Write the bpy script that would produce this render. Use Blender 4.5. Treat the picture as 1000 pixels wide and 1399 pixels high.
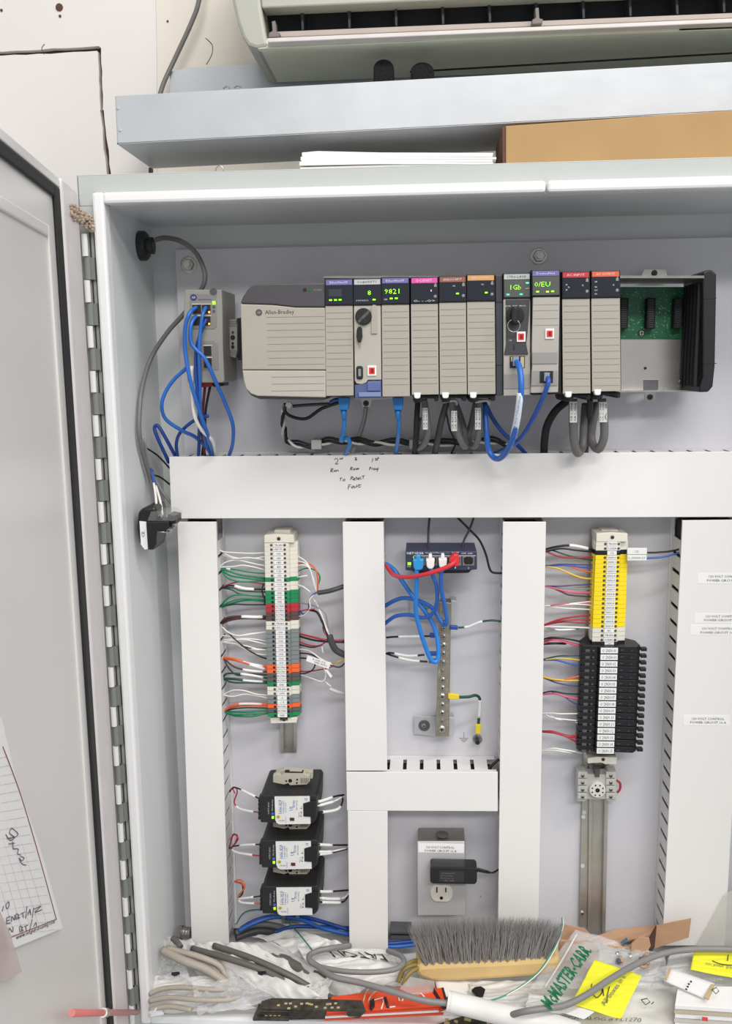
import bpy, math, random
from mathutils import Vector, Matrix, noise
random.seed(7)
PI = math.pi
for o in list(bpy.data.objects): bpy.data.objects.remove(o)
sc = bpy.context.scene
col = sc.collection

# ------------------------------------------------------------------ camera
FPX = 1250.0                    # focal length in pixels of the 1000 x 1399 frame
CAM = Vector((0.0, -1.32, 0.0)) # the sub panel is the plane Y = 0, cabinet opens towards -Y
yaw, pitch, roll = [math.radians(a) for a in (-3.736, -9.272, -0.805)]
FW = Vector((math.sin(yaw)*math.cos(pitch), math.cos(yaw)*math.cos(pitch), math.sin(pitch)))
RT = Vector((math.cos(yaw), -math.sin(yaw), 0))
UP = RT.cross(FW)
cr, sr = math.cos(roll), math.sin(roll)
RT, UP = RT*cr + UP*sr, -RT*sr + UP*cr
cd = bpy.data.cameras.new('camera'); cam = bpy.data.objects.new('camera', cd); col.objects.link(cam)
cd.sensor_fit = 'HORIZONTAL'; cd.sensor_width = 36; cd.lens = FPX/1000*36; cd.clip_start = .02
M = Matrix((RT, UP, -FW)).transposed().to_4x4(); M.translation = CAM
cam.matrix_world = M
sc.camera = cam

# ------------------------------------------------------------------ light
w = bpy.data.worlds.new('room_light'); sc.world = w; w.use_nodes = True
bg = w.node_tree.nodes['Background']; bg.inputs[0].default_value = (.93, .96, 1, 1); bg.inputs[1].default_value = .47
def area(loc, target, sx, sy, power, colr=(1, .975, .95)):
    l = bpy.data.lights.new('tube_or_fill_lamp', 'AREA'); l.shape = 'RECTANGLE'; l.size = sx; l.size_y = sy
    l.energy = power; l.color = colr
    o = bpy.data.objects.new('tube_or_fill_lamp', l); col.objects.link(o); o.location = loc
    o.rotation_euler = (Vector(target)-Vector(loc)).to_track_quat('-Z', 'Y').to_euler()
    return o
area((0.9, -2.2, 3.0), (0, 0, -.3), 3.0, .3, 78)
area((1.0, -5.0, 2.8), (0, 0, -.3), 3.6, .5, 132)
area((3.3, -1.9, 2.7), (-.3, -.3, -.4), .4, 2.4, 46)  # fill lamp added at the right to brighten the open door
sc.view_settings.view_transform = 'Standard'; sc.view_settings.look = 'None'
sc.view_settings.gamma = 1; sc.view_settings.use_curve_mapping = False
sc.view_settings.exposure = 0.0

# ------------------------------------------------------------------ helpers
def ray(px, py): return FW*FPX + RT*(px-500) - UP*(py-699.5)
def P(px, py, Y):                       # pixel -> point on the plane Y
    d = ray(px, py); return CAM + d*((Y-CAM.y)/d.y)
FLOOR = -.905
def F(px, py, h=0.0):                   # pixel -> point at height h over the cabinet floor
    d = ray(px, py); return CAM + d*((FLOOR+h-CAM.z)/d.z)
def wallY(px, py, off=.004):             # depth at which a pixel meets the left inner wall
    d = ray(px, py); return CAM.y+d.y*((-.391+off-CAM.x)/d.x)
def onwall(pts, off=.004): return [(x, y, min(Y, wallY(x, y, off)) if x < 240 else Y) for x, y, Y in pts]
def mpp(px, py, Y):                     # metres per pixel there
    return (P(px, py, Y)-CAM).dot(FW)/FPX
def lin(c): c /= 255; return c/12.92 if c <= .04045 else ((c+.055)/1.055)**2.4
MATS = {}
def mat(name, rgb, rough=.5, metal=0, emit=0, var=.04, scale=30, bump=0, bscale=200, alpha=1, coat=0, trans=0, spec=.5):
    if name in MATS: return MATS[name]
    m = bpy.data.materials.new(name); m.use_nodes = True; nt = m.node_tree; n = nt.nodes; b = n['Principled BSDF']
    c = [lin(v) for v in rgb]
    tc = n.new('ShaderNodeTexCoord'); nz = n.new('ShaderNodeTexNoise'); nz.inputs['Scale'].default_value = scale; nz.inputs['Detail'].default_value = 4
    nt.links.new(tc.outputs['Object'], nz.inputs['Vector'])
    cr_ = n.new('ShaderNodeValToRGB'); e = cr_.color_ramp.elements
    e[0].position = .3; e[1].position = .7
    e[0].color = [max(0, v*(1-var)) for v in c]+[1]; e[1].color = [min(1, v*(1+var)) for v in c]+[1]
    nt.links.new(nz.outputs['Fac'], cr_.inputs['Fac']); nt.links.new(cr_.outputs['Color'], b.inputs['Base Color'])
    b.inputs['Roughness'].default_value = rough; b.inputs['Metallic'].default_value = metal
    b.inputs['Specular IOR Level'].default_value = spec
    if coat: b.inputs['Coat Weight'].default_value = coat
    if alpha < 1: b.inputs['Alpha'].default_value = alpha
    if trans: b.inputs['Transmission Weight'].default_value = trans
    if emit:
        b.inputs['Emission Color'].default_value = c+[1]; b.inputs['Emission Strength'].default_value = emit
    if bump:
        nb = n.new('ShaderNodeTexNoise'); nb.inputs['Scale'].default_value = bscale; nt.links.new(tc.outputs['Object'], nb.inputs['Vector'])
        bp = n.new('ShaderNodeBump'); bp.inputs['Strength'].default_value = bump; bp.inputs['Distance'].default_value = .002
        nt.links.new(nb.outputs['Fac'], bp.inputs['Height']); nt.links.new(bp.outputs['Normal'], b.inputs['Normal'])
    MATS[name] = m; return m
paint = mat('cabinet paint', (222, 224, 224), .32, var=.015, scale=8, bump=.05, bscale=300)
flangem = mat('flange paint', (188, 192, 188), .4, var=.02, scale=8, bump=.05, bscale=300)
panelm = mat('sub panel enamel', (212, 211, 216), .22, var=.02, scale=6, bump=.14, bscale=130)
ductm = mat('white duct plastic', (238, 235, 232), .45, var=.01, scale=5)
ductd = mat('grey white duct body', (228, 227, 226), .5, var=.02)
beige = mat('beige module plastic', (172, 166, 154), .5, var=.02)
beige2 = mat('light beige plastic', (182, 177, 167), .5, var=.02)
dgrey = mat('dark grey plastic', (84, 82, 84), .5)
black = mat('black plastic', (24, 24, 27), .42)
blackm = mat('matt black rubber', (30, 30, 32), .7, bump=.1)
screen = mat('smoked window', (38, 42, 50), .18)
olive = mat('grey window', (88, 90, 84), .3)
steel = mat('zinc steel', (190, 188, 182), .32, .9, var=.1, scale=90)
darksteel = mat('dull steel', (150, 146, 140), .4, .8, var=.1, scale=60)
galv = mat('galvanised sheet', (190, 193, 196), .42, .3, var=.05, scale=14, bump=.06, bscale=60)
tinm = mat('tinned bar', (160, 152, 138), .4, .7, var=.1, scale=120)
blue = mat('blue cable jacket', (42, 104, 190), .35, var=.03)
dblue = mat('dark blue cable jacket', (30, 70, 150), .4, var=.03)
cyan = mat('cyan cable jacket', (45, 150, 215), .35, var=.03)
redm = mat('red cable jacket', (215, 50, 58), .4, var=.03)
redw = mat('red wire', (170, 45, 60), .4); grnw = mat('green wire', (25, 125, 85), .4); dgrn = mat('dark green wire', (25, 75, 60), .4)
whtw = mat('white wire', (232, 230, 222), .4); blkw = mat('black wire', (28, 28, 30), .45); brnw = mat('brown wire', (70, 45, 45), .45)
orgw = mat('orange wire', (225, 105, 60), .4); yelw = mat('yellow wire', (228, 190, 60), .4); pinkw = mat('pink wire', (215, 95, 130), .4)
purw = mat('purple wire', (80, 70, 120), .4); gryw = mat('grey wire', (140, 140, 140), .4); bluw = mat('blue wire', (60, 95, 180), .4)
greyc = mat('grey cable jacket', (112, 110, 108), .5, bump=.1); dgreyc = mat('dark grey cable jacket', (66, 66, 68), .5, bump=.1)
white = mat('white plastic', (240, 240, 238), .4, var=.01); offw = mat('off white plastic', (226, 222, 208), .5, var=.02)
paper = mat('white paper', (242, 240, 238), .7, var=.01); ink = mat('black ink', (40, 40, 44), .7, var=0); inkg = mat('grey ink', (105, 105, 110), .7, var=0)
greenT = mat('green terminal plastic', (30, 135, 85), .45); redT = mat('red terminal plastic', (180, 50, 55), .45); brnT = mat('brown terminal plastic', (88, 72, 66), .5)
gryT = mat('grey terminal plastic', (128, 134, 134), .5); dgyT = mat('dark grey terminal plastic', (92, 90, 86), .5); orgT = mat('orange terminal plastic', (240, 105, 50), .45); yelT = mat('yellow terminal plastic', (248, 222, 30), .4)
led = mat('green led', (150, 255, 30), .4, emit=1.5, var=0); ledc = mat('turquoise led', (40, 235, 180), .4, emit=1.6, var=0); leda = mat('amber led', (255, 170, 60), .4, emit=1.5, var=0)
card = mat('brown cardboard', (190, 150, 118), .75, var=.05, scale=60, bump=.08); tan = mat('tan board', (178, 142, 92), .6, var=.06, scale=12)
wood = mat('pale wood', (222, 190, 130), .5, var=.07, scale=25)
bagm = mat('clear plastic film', (235, 235, 235), .2, alpha=.3, var=.03, scale=50, bump=.3, bscale=40)
bagw = mat('milky plastic film', (236, 234, 230), .26, alpha=.8, var=.04, scale=50, bump=.4, bscale=40)
yeln = mat('yellow note paper', (240, 236, 50), .6, var=.02)
orgb = mat('orange booklet cover', (235, 78, 38), .45, var=.04)
pcb = mat('green circuit board', (30, 110, 70), .35, var=.25, scale=400)
redu = mat('red usb insert with glow', (225, 60, 50), .4, emit=.15)  # faint glow put into the insert colour, though it is no lamp
rubberg = mat('grey bristle', (156, 153, 150), .6, var=.12, scale=300)

W = {}                                  # world position of every object's origin
class MB:
    def __init__(s): s.v = []; s.f = []; s.sm = False
    def prism(s, pts, Yf, Yb):          # pts: world (x,z) outline, clockwise or not
        n = len(pts); b = len(s.v)
        a = sum(pts[i][0]*pts[(i+1) % n][1]-pts[(i+1) % n][0]*pts[i][1] for i in range(n))
        if a < 0: pts = pts[::-1]
        s.v += [(x, Yf, z) for x, z in pts] + [(x, Yb, z) for x, z in pts]
        s.f.append(tuple(b+i for i in range(n))); s.f.append(tuple(b+n+i for i in reversed(range(n))))
        for i in range(n): j = (i+1) % n; s.f.append((b+i, b+n+i, b+n+j, b+j))
        return s
    def pp(s, px, Yf, Yb):              # the same from pixels met on the plane Yf
        return s.prism([(P(x, y, Yf).x, P(x, y, Yf).z) for x, y in px], Yf, Yb)
    def rect(s, x0, y0, x1, y1, Yf, Yb):
        xa = P(x0, (y0+y1)/2, Yf).x; xb = P(x1, (y0+y1)/2, Yf).x; za = P((x0+x1)/2, y1, Yf).z; zb = P((x0+x1)/2, y0, Yf).z
        return s.box(xa, xb, Yf, Yb, za, zb)
    def box(s, x0, x1, y0, y1, z0, z1):
        return s.prism([(x0, z0), (x1, z0), (x1, z1), (x0, z1)], y0, y1)
    def hexa(s, c):                     # 8 corners: bottom 4 then top 4
        b = len(s.v); s.v += [tuple(p) for p in c]
        s.f += [tuple(b+i for i in q) for q in ((3, 2, 1, 0), (4, 5, 6, 7), (0, 1, 5, 4), (1, 2, 6, 5), (2, 3, 7, 6), (3, 0, 4, 7))]; return s
    def tube(s, pts, r, n=8, smooth=True, r1=None):
        pts = [Vector(p) for p in pts]
        if smooth and len(pts) > 2: pts = spline(pts, 5)
        m = len(pts); b = len(s.v); s.sm = True; up = Vector((0, 0, 1)); prev = None
        for i, p in enumerate(pts):
            t = (pts[min(i+1, m-1)]-pts[max(i-1, 0)]).normalized()
            if prev is None:
                q = up if abs(t.dot(up)) < .9 else Vector((1, 0, 0)); a = t.cross(q).normalized()
            else:
                a = prev - t*prev.dot(t); a.normalize()
            prev = a; c = t.cross(a); rr = r if r1 is None else r+(r1-r)*i/(m-1)
            for k in range(n):
                g = 2*PI*k/n; s.v.append(tuple(p+a*math.cos(g)*rr+c*math.sin(g)*rr))
        for i in range(m-1):
            for k in range(n):
                l = (k+1) % n; s.f.append((b+i*n+k, b+i*n+l, b+(i+1)*n+l, b+(i+1)*n+k))
        s.f.append(tuple(b+k for k in reversed(range(n)))); s.f.append(tuple(b+(m-1)*n+k for k in range(n))); return s
    def cyl(s, c, axis, r, h, n=16, r2=None):
        c = Vector(c); axis = Vector(axis).normalized(); sm = s.sm
        s.tube([c-axis*h/2, c+axis*h/2], r, n, False, r2); s.sm = sm; return s
    def lathe(s, c, axis, prof, n=20):  # prof: (along axis, radius)
        c = Vector(c); t = Vector(axis).normalized(); q = Vector((0, 0, 1)) if abs(t.z) < .9 else Vector((1, 0, 0)); a = t.cross(q).normalized(); d = t.cross(a); b = len(s.v)
        for h, r in prof:
            for k in range(n): g = 2*PI*k/n; s.v.append(tuple(c+t*h+a*math.cos(g)*r+d*math.sin(g)*r))
        for i in range(len(prof)-1):
            for k in range(n): l = (k+1) % n; s.f.append((b+i*n+k, b+i*n+l, b+(i+1)*n+l, b+(i+1)*n+k))
        s.f.append(tuple(b+k for k in reversed(range(n)))); s.f.append(tuple(b+(len(prof)-1)*n+k for k in range(n))); return s
    def build(s, name, m, parent=None, bev=0, mesh_only=False):
        xs = [v[0] for v in s.v]; ys = [v[1] for v in s.v]; zs = [v[2] for v in s.v]
        o0 = Vector(((min(xs)+max(xs))/2, (min(ys)+max(ys))/2, min(zs)))
        me = bpy.data.meshes.new(name); me.from_pydata([(v[0]-o0.x, v[1]-o0.y, v[2]-o0.z) for v in s.v], [], s.f); me.update()
        me.materials.append(m)
        if s.sm:
            me.polygons.foreach_set('use_smooth', [len(p.vertices) < 5 for p in me.polygons])
        o = bpy.data.objects.new(name, me); col.objects.link(o); W[o.name] = o0
        if parent: o.parent = parent; o.location = o0 - W[parent.name]
        else: o.location = o0
        if bev:
            bm = o.modifiers.new('edge', 'BEVEL'); bm.width = bev; bm.segments = 2; bm.limit_method = 'ANGLE'; bm.angle_limit = .6
        return o
def spline(p, k):
    out = []; n = len(p)
    for i in range(n-1):
        a = p[max(i-1, 0)]; b = p[i]; c = p[i+1]; d = p[min(i+2, n-1)]
        for j in range(k):
            t = j/k; out.append(.5*((2*b)+(c-a)*t+(2*a-5*b+4*c-d)*t*t+(3*b-a-3*c+d)*t**3))
    out.append(p[-1]); return out
def tag(o, label, cat, group=None):
    o['label'] = label; o['category'] = cat
    if group: o['group'] = group
    return o
def empty(name, loc, label, cat, group=None):
    o = bpy.data.objects.new(name, None); o.empty_display_size = .02; col.objects.link(o); o.location = loc; W[o.name] = Vector(loc)
    return tag(o, label, cat, group)
def root(name, px, py, Y, label, cat, group=None): return empty(name, P(px, py, Y), label, cat, group)
def clone(o, delta, parent=None):       # o and its children, with shared meshes
    c = o.copy(); col.objects.link(c); W[c.name] = W[o.name]+delta
    if parent: c.parent = parent
    else: c.location = Vector(o.location)+delta
    for ch in [k for k in W0(o)]: clone(ch, delta, c)
    return c
def W0(o): return list(o.children)
def PR(name, m, parent, px, Yf, Yb, bev=0): return MB().pp(px, Yf, Yb).build(name, m, parent, bev)
def RC(name, m, parent, x0, y0, x1, y1, Yf, Yb, bev=0): return MB().rect(x0, y0, x1, y1, Yf, Yb).build(name, m, parent, bev)
def BX(name, m, parent, b, bev=0): return MB().box(*b).build(name, m, parent, bev)
def frame_text(body, o, U, V, h, wd, m, parent, name='lettering', lift=.0003, bold=0):
    cu = bpy.data.curves.new('t', 'FONT'); cu.body = body; cu.resolution_u = 1; cu.offset = bold
    ob = bpy.data.objects.new('t', cu); me = bpy.data.meshes.new_from_object(ob)
    bpy.data.objects.remove(ob); bpy.data.curves.remove(cu)
    if not me.vertices: return None
    xs = [v.co.x for v in me.vertices]; ys = [v.co.y for v in me.vertices]
    x0, x1, y0, y1 = min(xs), max(xs), min(ys), max(ys); sy = h/(y1-y0); sx = wd/(x1-x0) if wd else sy
    N = U.cross(V).normalized(); mb = MB()
    cx = (x0+x1)/2
    mb.v = [tuple(o+U*((v.co.x-cx)*sx)+V*((v.co.y-(y0+y1)/2)*sy)+N*lift) for v in me.vertices]
    mb.f = [tuple(p.vertices) for p in me.polygons]; bpy.data.meshes.remove(me)
    return mb.build(name, m, parent)
XU = Vector((1, 0, 0)); ZU = Vector((0, 0, 1))
def TX(body, px, py, Y, hp, wp, m, parent, rot=0, name='lettering', bold=0):
    s = mpp(px, py, Y); a = math.radians(rot); U = XU*math.cos(a)+ZU*math.sin(a); V = -XU*math.sin(a)+ZU*math.cos(a)
    return frame_text(body, P(px, py, Y), U, V, hp*s, wp*s if wp else None, m, parent, name, bold=bold)
def TB(pts, r, m, name, parent=None, n=8): return MB().tube([P(*p) for p in pts], r, n).build(name, m, parent)
def screw(name, c, r, parent, m=None, axis=(0, -1, 0), h=.003, cross=True):
    c = Vector(c); a = Vector(axis)
    o = MB().lathe(c, a, [(-h, r*.9), (0, r), (h*.5, r*.92), (h, r*.6)], 14).build(name, m or steel, parent)
    if cross and a.y:
        k = MB(); q = c+a*(h+.0003)
        k.box(q.x-r*.5, q.x+r*.5, q.y-.0004, q.y+.0004, q.z-r*.1, q.z+r*.1).box(q.x-r*.1, q.x+r*.1, q.y-.0004, q.y+.0004, q.z-r*.5, q.z+r*.5)
        k.build('cross_slot', black, o)
    return o
def hexnut(name, c, r, h, parent, m=None, axis=(0, -1, 0)):
    return MB().lathe(c, axis, [(0, r), (h*.85, r), (h, r*.88)], 6).build(name, m or steel, parent)
ORD = 'first second third fourth fifth sixth seventh eighth ninth tenth eleventh twelfth thirteenth fourteenth fifteenth sixteenth seventeenth eighteenth nineteenth twentieth'.split()
def nth(i):
    if i < 20: return ORD[i]
    t = {2: 'twenty', 3: 'thirty', 4: 'forty'}[(i+1)//10]
    u = (i+1) % 10
    return t[:-1]+'ieth' if u == 0 else t+'-'+ORD[u-1]

# ================================================================== the wall behind
def struct(o): o['kind'] = 'structure'; return o
wallm = mat('painted plywood', (224, 219, 214), .6, var=.02, scale=5, bump=.08, bscale=30)
wallb = mat('beige painted wall', (222, 215, 202), .6, var=.025, scale=5, bump=.08, bscale=30)
sawm = mat('raw saw cut', (88, 62, 50), .9, var=.3, scale=60)
YW = .075
wl = empty('wall_back', P(500, 1500, YW), 'white painted plywood wall with a sawn rectangular patch behind the cabinet', 'wall')
wl['kind'] = 'structure'; del wl['category']; del wl['label']
def jag(a, b, n, amp):
    return [(a[0]+(b[0]-a[0])*i/n+random.uniform(-amp, amp), a[1]+(b[1]-a[1])*i/n+random.uniform(-amp, amp)) for i in range(n+1)]
PR('core_board', sawm, wl, [(-400, -300), (1400, -300), (1400, 2200), (-400, 2200)], YW+.012, YW+.03)
PR('plywood_patch', wallm, wl, [(-400, 80)]+jag((-60, 79), (133, 70), 12, .7)+jag((134, 72), (137, 150), 8, .6)+jag((137, 150), (146, 242), 10, .8)+[(150, 2200), (-400, 2200)], YW, YW+.011)
PR('plywood_sheet', wallm, wl, [(-400, -300), (205, -300), (214, 60), (222, 2200), (156, 2200)]+jag((152, 242), (142, 150), 10, .8)+jag((141, 150), (138, 66), 8, .6)+jag((136, 63), (-60, 74), 12, .8)+[(-400, 75)], YW, YW+.011)
PR('beige_sheet', wallb, wl, [(205.3, -300), (1400, -300), (1400, 2200), (222.3, 2200), (214.3, 60)], YW, YW+.011)
for i, (x, y, r) in enumerate([(81, 10, .0055), (2, 14, .002), (229, 29, .0015), (82, 22, .002)]):
    c = P(x, y, YW-.0004)
    MB().cyl(c, (0, 1, 0), r, .0012, 9).build('nail_hole', sawm, wl)
MB().tube([P(60, 74, YW-.0003), P(57, 66, YW-.0003), P(61, 60, YW-.0003)], .0005, 4).build('hairline_crack', sawm, wl)
MB().tube([P(281, 52, YW-.0003), P(290, 62, YW-.0003), P(289, 75, YW-.0003), P(282, 88, YW-.0003)], .0005, 4).build('hairline_crack', sawm, wl)

o = TB([(281, -60, .05), (272, 0, .05), (262, 30, .05), (240, 78, .05), (225, 110, .045), (219, 128, .04), (217, 140, .04)], .0035, greyc, 'cable')
tag(o, 'grey cable hanging down the wall left of the air conditioner', 'cable')

# ================================================================== air conditioner
acm = mat('air conditioner plastic', (176, 176, 164), .35, var=.02)
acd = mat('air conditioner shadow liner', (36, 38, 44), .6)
acu = mat('bounce lightened underside', (228, 232, 212), .45)  # colour lightened to stand in for light bounced up from the tray
ac = root('air_conditioner', 600, 90, -.05, 'grey split air conditioner head on wall above the metal tray', 'air conditioner')
YA = -.10
PR('end_cheek', acm, ac, [(308, -140), (311, -60), (317, 0), (324, 30), (332, 52), (339, 62), (350, 66), (366, 63), (362, 40), (357, 11), (350, -60), (350, -140)], YA, .05, .004)
PR('upper_front', acm, ac, [(350.5, -140), (350.5, -60), (357.5, 11), (1400, -35), (1400, -190)], YA+.002, YA+.03, .002)
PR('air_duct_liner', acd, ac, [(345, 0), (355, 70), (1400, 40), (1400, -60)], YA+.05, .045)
PR('lower_lip', acu, ac, [(352, 58), (1400, 12), (1400, 23), (1000, 40), (600, 56), (352, 67)], YA+.002, YA+.012, .001)
PR('louver_blade', mat('pale louver', (214, 208, 204), .4), ac, [(364, 52), (1400, 8), (1400, 14), (366, 58)], YA-.012, YA+.012, .001)
PR('louver_hinge_bar', mat('louver pink grey', (178, 165, 158), .5), ac, [(378, 43), (1400, 1), (1400, 8), (378, 51)], YA+.018, YA+.03, .001)
# underside: from the front lip back to the wall
a = P(352, 66, YA+.002); b = P(1400, 22, YA+.002)
MB().hexa([a, b, Vector((b.x, .045, b.z)), Vector((a.x, .045, a.z)), a+Vector((0, 0, .01)), b+Vector((0, 0, .01)), Vector((b.x, .045, b.z+.01)), Vector((a.x, .045, a.z+.01))]).build('underside', acu, ac)
MB().tube([P(560, 96, -.02)-Vector((0, 0, .002)), P(1300, 53, -.02)-Vector((0, 0, .002))], .0012, 6, False).build('seam', black, ac)
for x in range(410, 1300, 64):
    y = 25-(x-400)*.042
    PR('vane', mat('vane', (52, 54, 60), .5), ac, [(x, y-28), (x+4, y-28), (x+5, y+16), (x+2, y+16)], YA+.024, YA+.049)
for x, y in ((374, 42), (734, 24)):
    PR('louver_clip', mat('clip', (120, 112, 108), .5), ac, [(x-3, y-13), (x+2, y-14), (x+3, y+1), (x+8, y+2), (x+7, y+8), (x-7, y+9), (x-7, y+3), (x-2, y)], YA+.004, YA+.02, .0008)

# ================================================================== drip tray
tr = root('drip_tray', 600, 195, -.04, 'galvanised sheet metal tray over the cabinet, below air conditioner', 'tray')
YT = -.10
tl, tr_, br, bl = (157, 131), (1300, 68), (1300, 136), (160, 197)
PR('front_face', galv, tr, [tl, tr_, br, bl], YT, YT+.0015, .0006)
A = [P(*tl, YT), P(*tr_, YT), P(*br, YT), P(*bl, YT)]
B = .052
MB().hexa([A[3], A[2], Vector((A[2].x, B, A[2].z)), Vector((A[3].x, B, A[3].z)), A[3]+Vector((0, 0, .0015)), A[2]+Vector((0, 0, .0015)), Vector((A[2].x, B, A[2].z+.0015)), Vector((A[3].x, B, A[3].z+.0015))]).build('bottom_sheet', galv, tr)
MB().hexa([A[3], A[3]+Vector((.0015, 0, 0)), Vector((A[3].x+.0015, B, A[3].z)), Vector((A[3].x, B, A[3].z)), A[0], A[0]+Vector((.0015, 0, 0)), Vector((A[0].x+.0015, B, A[0].z)), Vector((A[0].x, B, A[0].z))]).build('end_sheet', galv, tr)
PR('back_plate', galv, tr, [(232, 98), (262, 92), (345, 88), (1300, 40), (1300, 140), (232, 180)], .052, .0535)
for x, y in ((161, 148), (164, 178)): screw('rivet', P(x, y, YT), .0022, tr, galv, cross=False, h=.001)
PR('support_leg', dgrey, tr, [(203, 229), (206.5, 229), (206.5, 262), (203, 262)], .03, .04)
for k, pts in enumerate([[(305, 121), (310, 118), (314, 121)], [(320, 120), (325, 117), (329, 119)]]):
    o = MB().tube([P(x, y, .03) for x, y in pts], .001, 5).build('wire_clip', steel); tag(o, ('left' if k == 0 else 'right')+' of two tiny wire clips on the metal tray edge', 'clip')
for k, (x0, x1, y0, y1, lb) in enumerate([(510, 538, 80, 125, 'taller black foam stub standing in the tray, left one'), (561, 593, 84, 120, 'shorter black foam stub in the tray, right one')]):
    cx = (x0+x1)/2; pts = [(x0, y1), (x1, y1)]+[(cx+(x1-cx)*math.cos(g*PI/10), y0+13-13*math.sin(g*PI/10)) for g in range(0, 11)]
    o = PR('foam_stub', mat('foam rubber', (40, 40, 40), .9, bump=.6, bscale=400, var=.4, scale=300), None, pts, -.07, -.045, .003); tag(o, lb, 'foam')
o = PR('cardboard_carton', tan, None, [(691, 172), (1300, 130), (1300, 232), (691, 232)], -.135, -.02, .001); tag(o, 'long flat tan cardboard box lying on top of the cabinet', 'box')
PR('end_flap', mat('dark board edge', (110, 75, 60), .8), o, [(687, 174), (690.5, 172), (690.5, 232), (687, 232)], -.133, -.02)
o = MB()
for k in range(5):
    y = 227-k*3.4+(k == 4)*1; x0 = 409+k*.9+(k % 2)*2; x1 = 678-abs(k-2)*2.2-(k % 2)*3
    o.pp([(x0, y-12+6), (430+k, y-7-(k > 3)*1), (520, y-6), (x1, y-5.5), (x1, y-3), (520, y-3), (x0, y-1)], -.158+k*.004, -.06)
o = o.build('paper_stack', paper); tag(o, 'folded white papers lying on top of the cabinet', 'papers')
RC('lower_sheets', paper, o, 410, 225, 660, 233, -.156, -.06)
o = MB().tube([P(294, 236, -.1), P(296, 229, -.1), P(301, 226, -.1), P(305, 232, -.1), P(302, 238, -.1)], .0008, 6).build('wire_curl', steel); tag(o, 'small curl of steel wire on cabinet top edge below tray', 'wire')

# ================================================================== cabinet shell
cab = empty('electrical_cabinet', (0.05, -.08, -.96), 'large light grey electrical cabinet standing open with its hinged door', 'cabinet')
XL, XR, ZT, ZB = -.391, .53, .196, -.908
YL = -.18; YF = -.165
XO = P(108, 300, YF).x; ZO = P(500, 228, YF).z; ZBO = ZB-.05; XRO = XR+.035
t = .002
BX('back_wall', paint, cab, (XL-t, XR+t, .02, .022, ZB-t, ZT+t))
BX('side_wall', paint, cab, (XL-t, XL, YL+.0224, .02, ZB, ZT))
BX('side_wall', paint, cab, (XR, XR+t, YL+.0224, .02, ZB, ZT))
BX('ceiling_sheet', paint, cab, (XL-t, XR+t, YL+.0224, .02, ZT, ZT+t))
BX('floor_sheet', paint, cab, (XL-t, XR+t, YL+.0224, .02, ZB-t, ZB))
BX('outer_top', flangem, cab, (XO, XRO, YF, .022, ZO-.002, ZO), .0008)
BX('outer_bottom', flangem, cab, (XO, XRO, YF, .022, ZBO, ZBO+.002), .0008)
BX('outer_side', flangem, cab, (XO, XO+.002, YF, .022, ZBO+.002, ZO-.002))
BX('outer_side', flangem, cab, (XRO-.002, XRO, YF, .022, ZBO+.002, ZO-.002))
fl = MB(); fl.box(XO+.001, XRO-.001, YF, YF+.002, ZT+.0005, ZO-.001); fl.box(XO+.001, XRO-.001, YF, YF+.002, ZBO+.001, ZB-.0005)
fl.box(XO+.001, XL-.0005, YF, YF+.002, ZB, ZT); fl.box(XR+.0005, XRO-.001, YF, YF+.002, ZB, ZT)
fl.build('flange', flangem, cab, 0)
lw = .0135
lipm = mat('lip paint', (240, 240, 240), .28, var=.01)
def lip(n, b): BX(n, lipm, cab, b, .0035)
lip('lip', (XL-lw, XL+.001, YL, YL+.022, ZB-lw, ZT+lw)); lip('lip', (XR-.001, XR+lw, YL, YL+.022, ZB-lw, ZT+lw))
sx = P(747, 256, YL).x
lip('lip', (XL, sx-.001, YL+.0003, YL+.0223, ZT, ZT+lw)); lip('lip', (sx+.001, XR, YL+.0003, YL+.0223, ZT, ZT+lw)); lip('lip', (XL, XR, YL+.0003, YL+.0223, ZB-lw, ZB))
XP = P(239, 342, 0).x; ZP = P(500, 335, 0).z
sub = BX('sub_panel', panelm, cab, (XP, XR-.05, 0, .003, ZB+.018, ZP), .0008)
for (x, y) in ((258, 362), (736, 350)):
    c = P(x, y, 0); s_ = MB().lathe(c, (0, -1, 0), [(0, .0115), (.0015, .0115), (.0018, .0105)], 20).build('mounting_washer', steel, cab)
    hexnut('hex_nut', c+Vector((0, -.0018, 0)), .0085, .006, s_); MB().cyl(c+Vector((0, -.007, 0)), (0, 1, 0), .0045, .012, 14).build('stud', steel, s_)
# hinge
gx = (P(128, 500, YF).x+XL-lw)/2
zt = P(120, 320, -.17).z; pitchk = .0278; i = 0
hy = YF-.008; XA, XB, XG = [P(x, 400, hy).x for x in (117.5, 125.5, 132)]
leafm = mat('hinge leaf', (132, 135, 130), .5); knm = mat('hinge knuckle paint', (236, 235, 232), .35)
while zt-(i+1)*pitchk > ZB-.02:
    z1 = zt-i*pitchk-.0006; z0 = z1-pitchk+.0012; k = MB()
    if i % 2: k.box(XA+.001, XG, hy-.001, YF-.0005, z0, z1); k.cyl((XA+.0045, hy-.001, (z0+z1)/2), (0, 0, 1), .0042, z1-z0, 12); k.build('hinge_knuckle', leafm, cab)
    else: k.cyl(((XA+XB)/2, hy-.004, (z0+z1)/2), (0, 0, 1), (XB-XA)/2, z1-z0, 14); k.build('hinge_knuckle', knm, cab)
    i += 1
BX('hinge_backing', mat('hinge backing grey', (168, 170, 168), .5), cab, (XA-.004, XG-.001, YF-.0045, YF-.0003, ZB, zt+.002))  # plain light grey backing strip behind the knuckles
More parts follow.
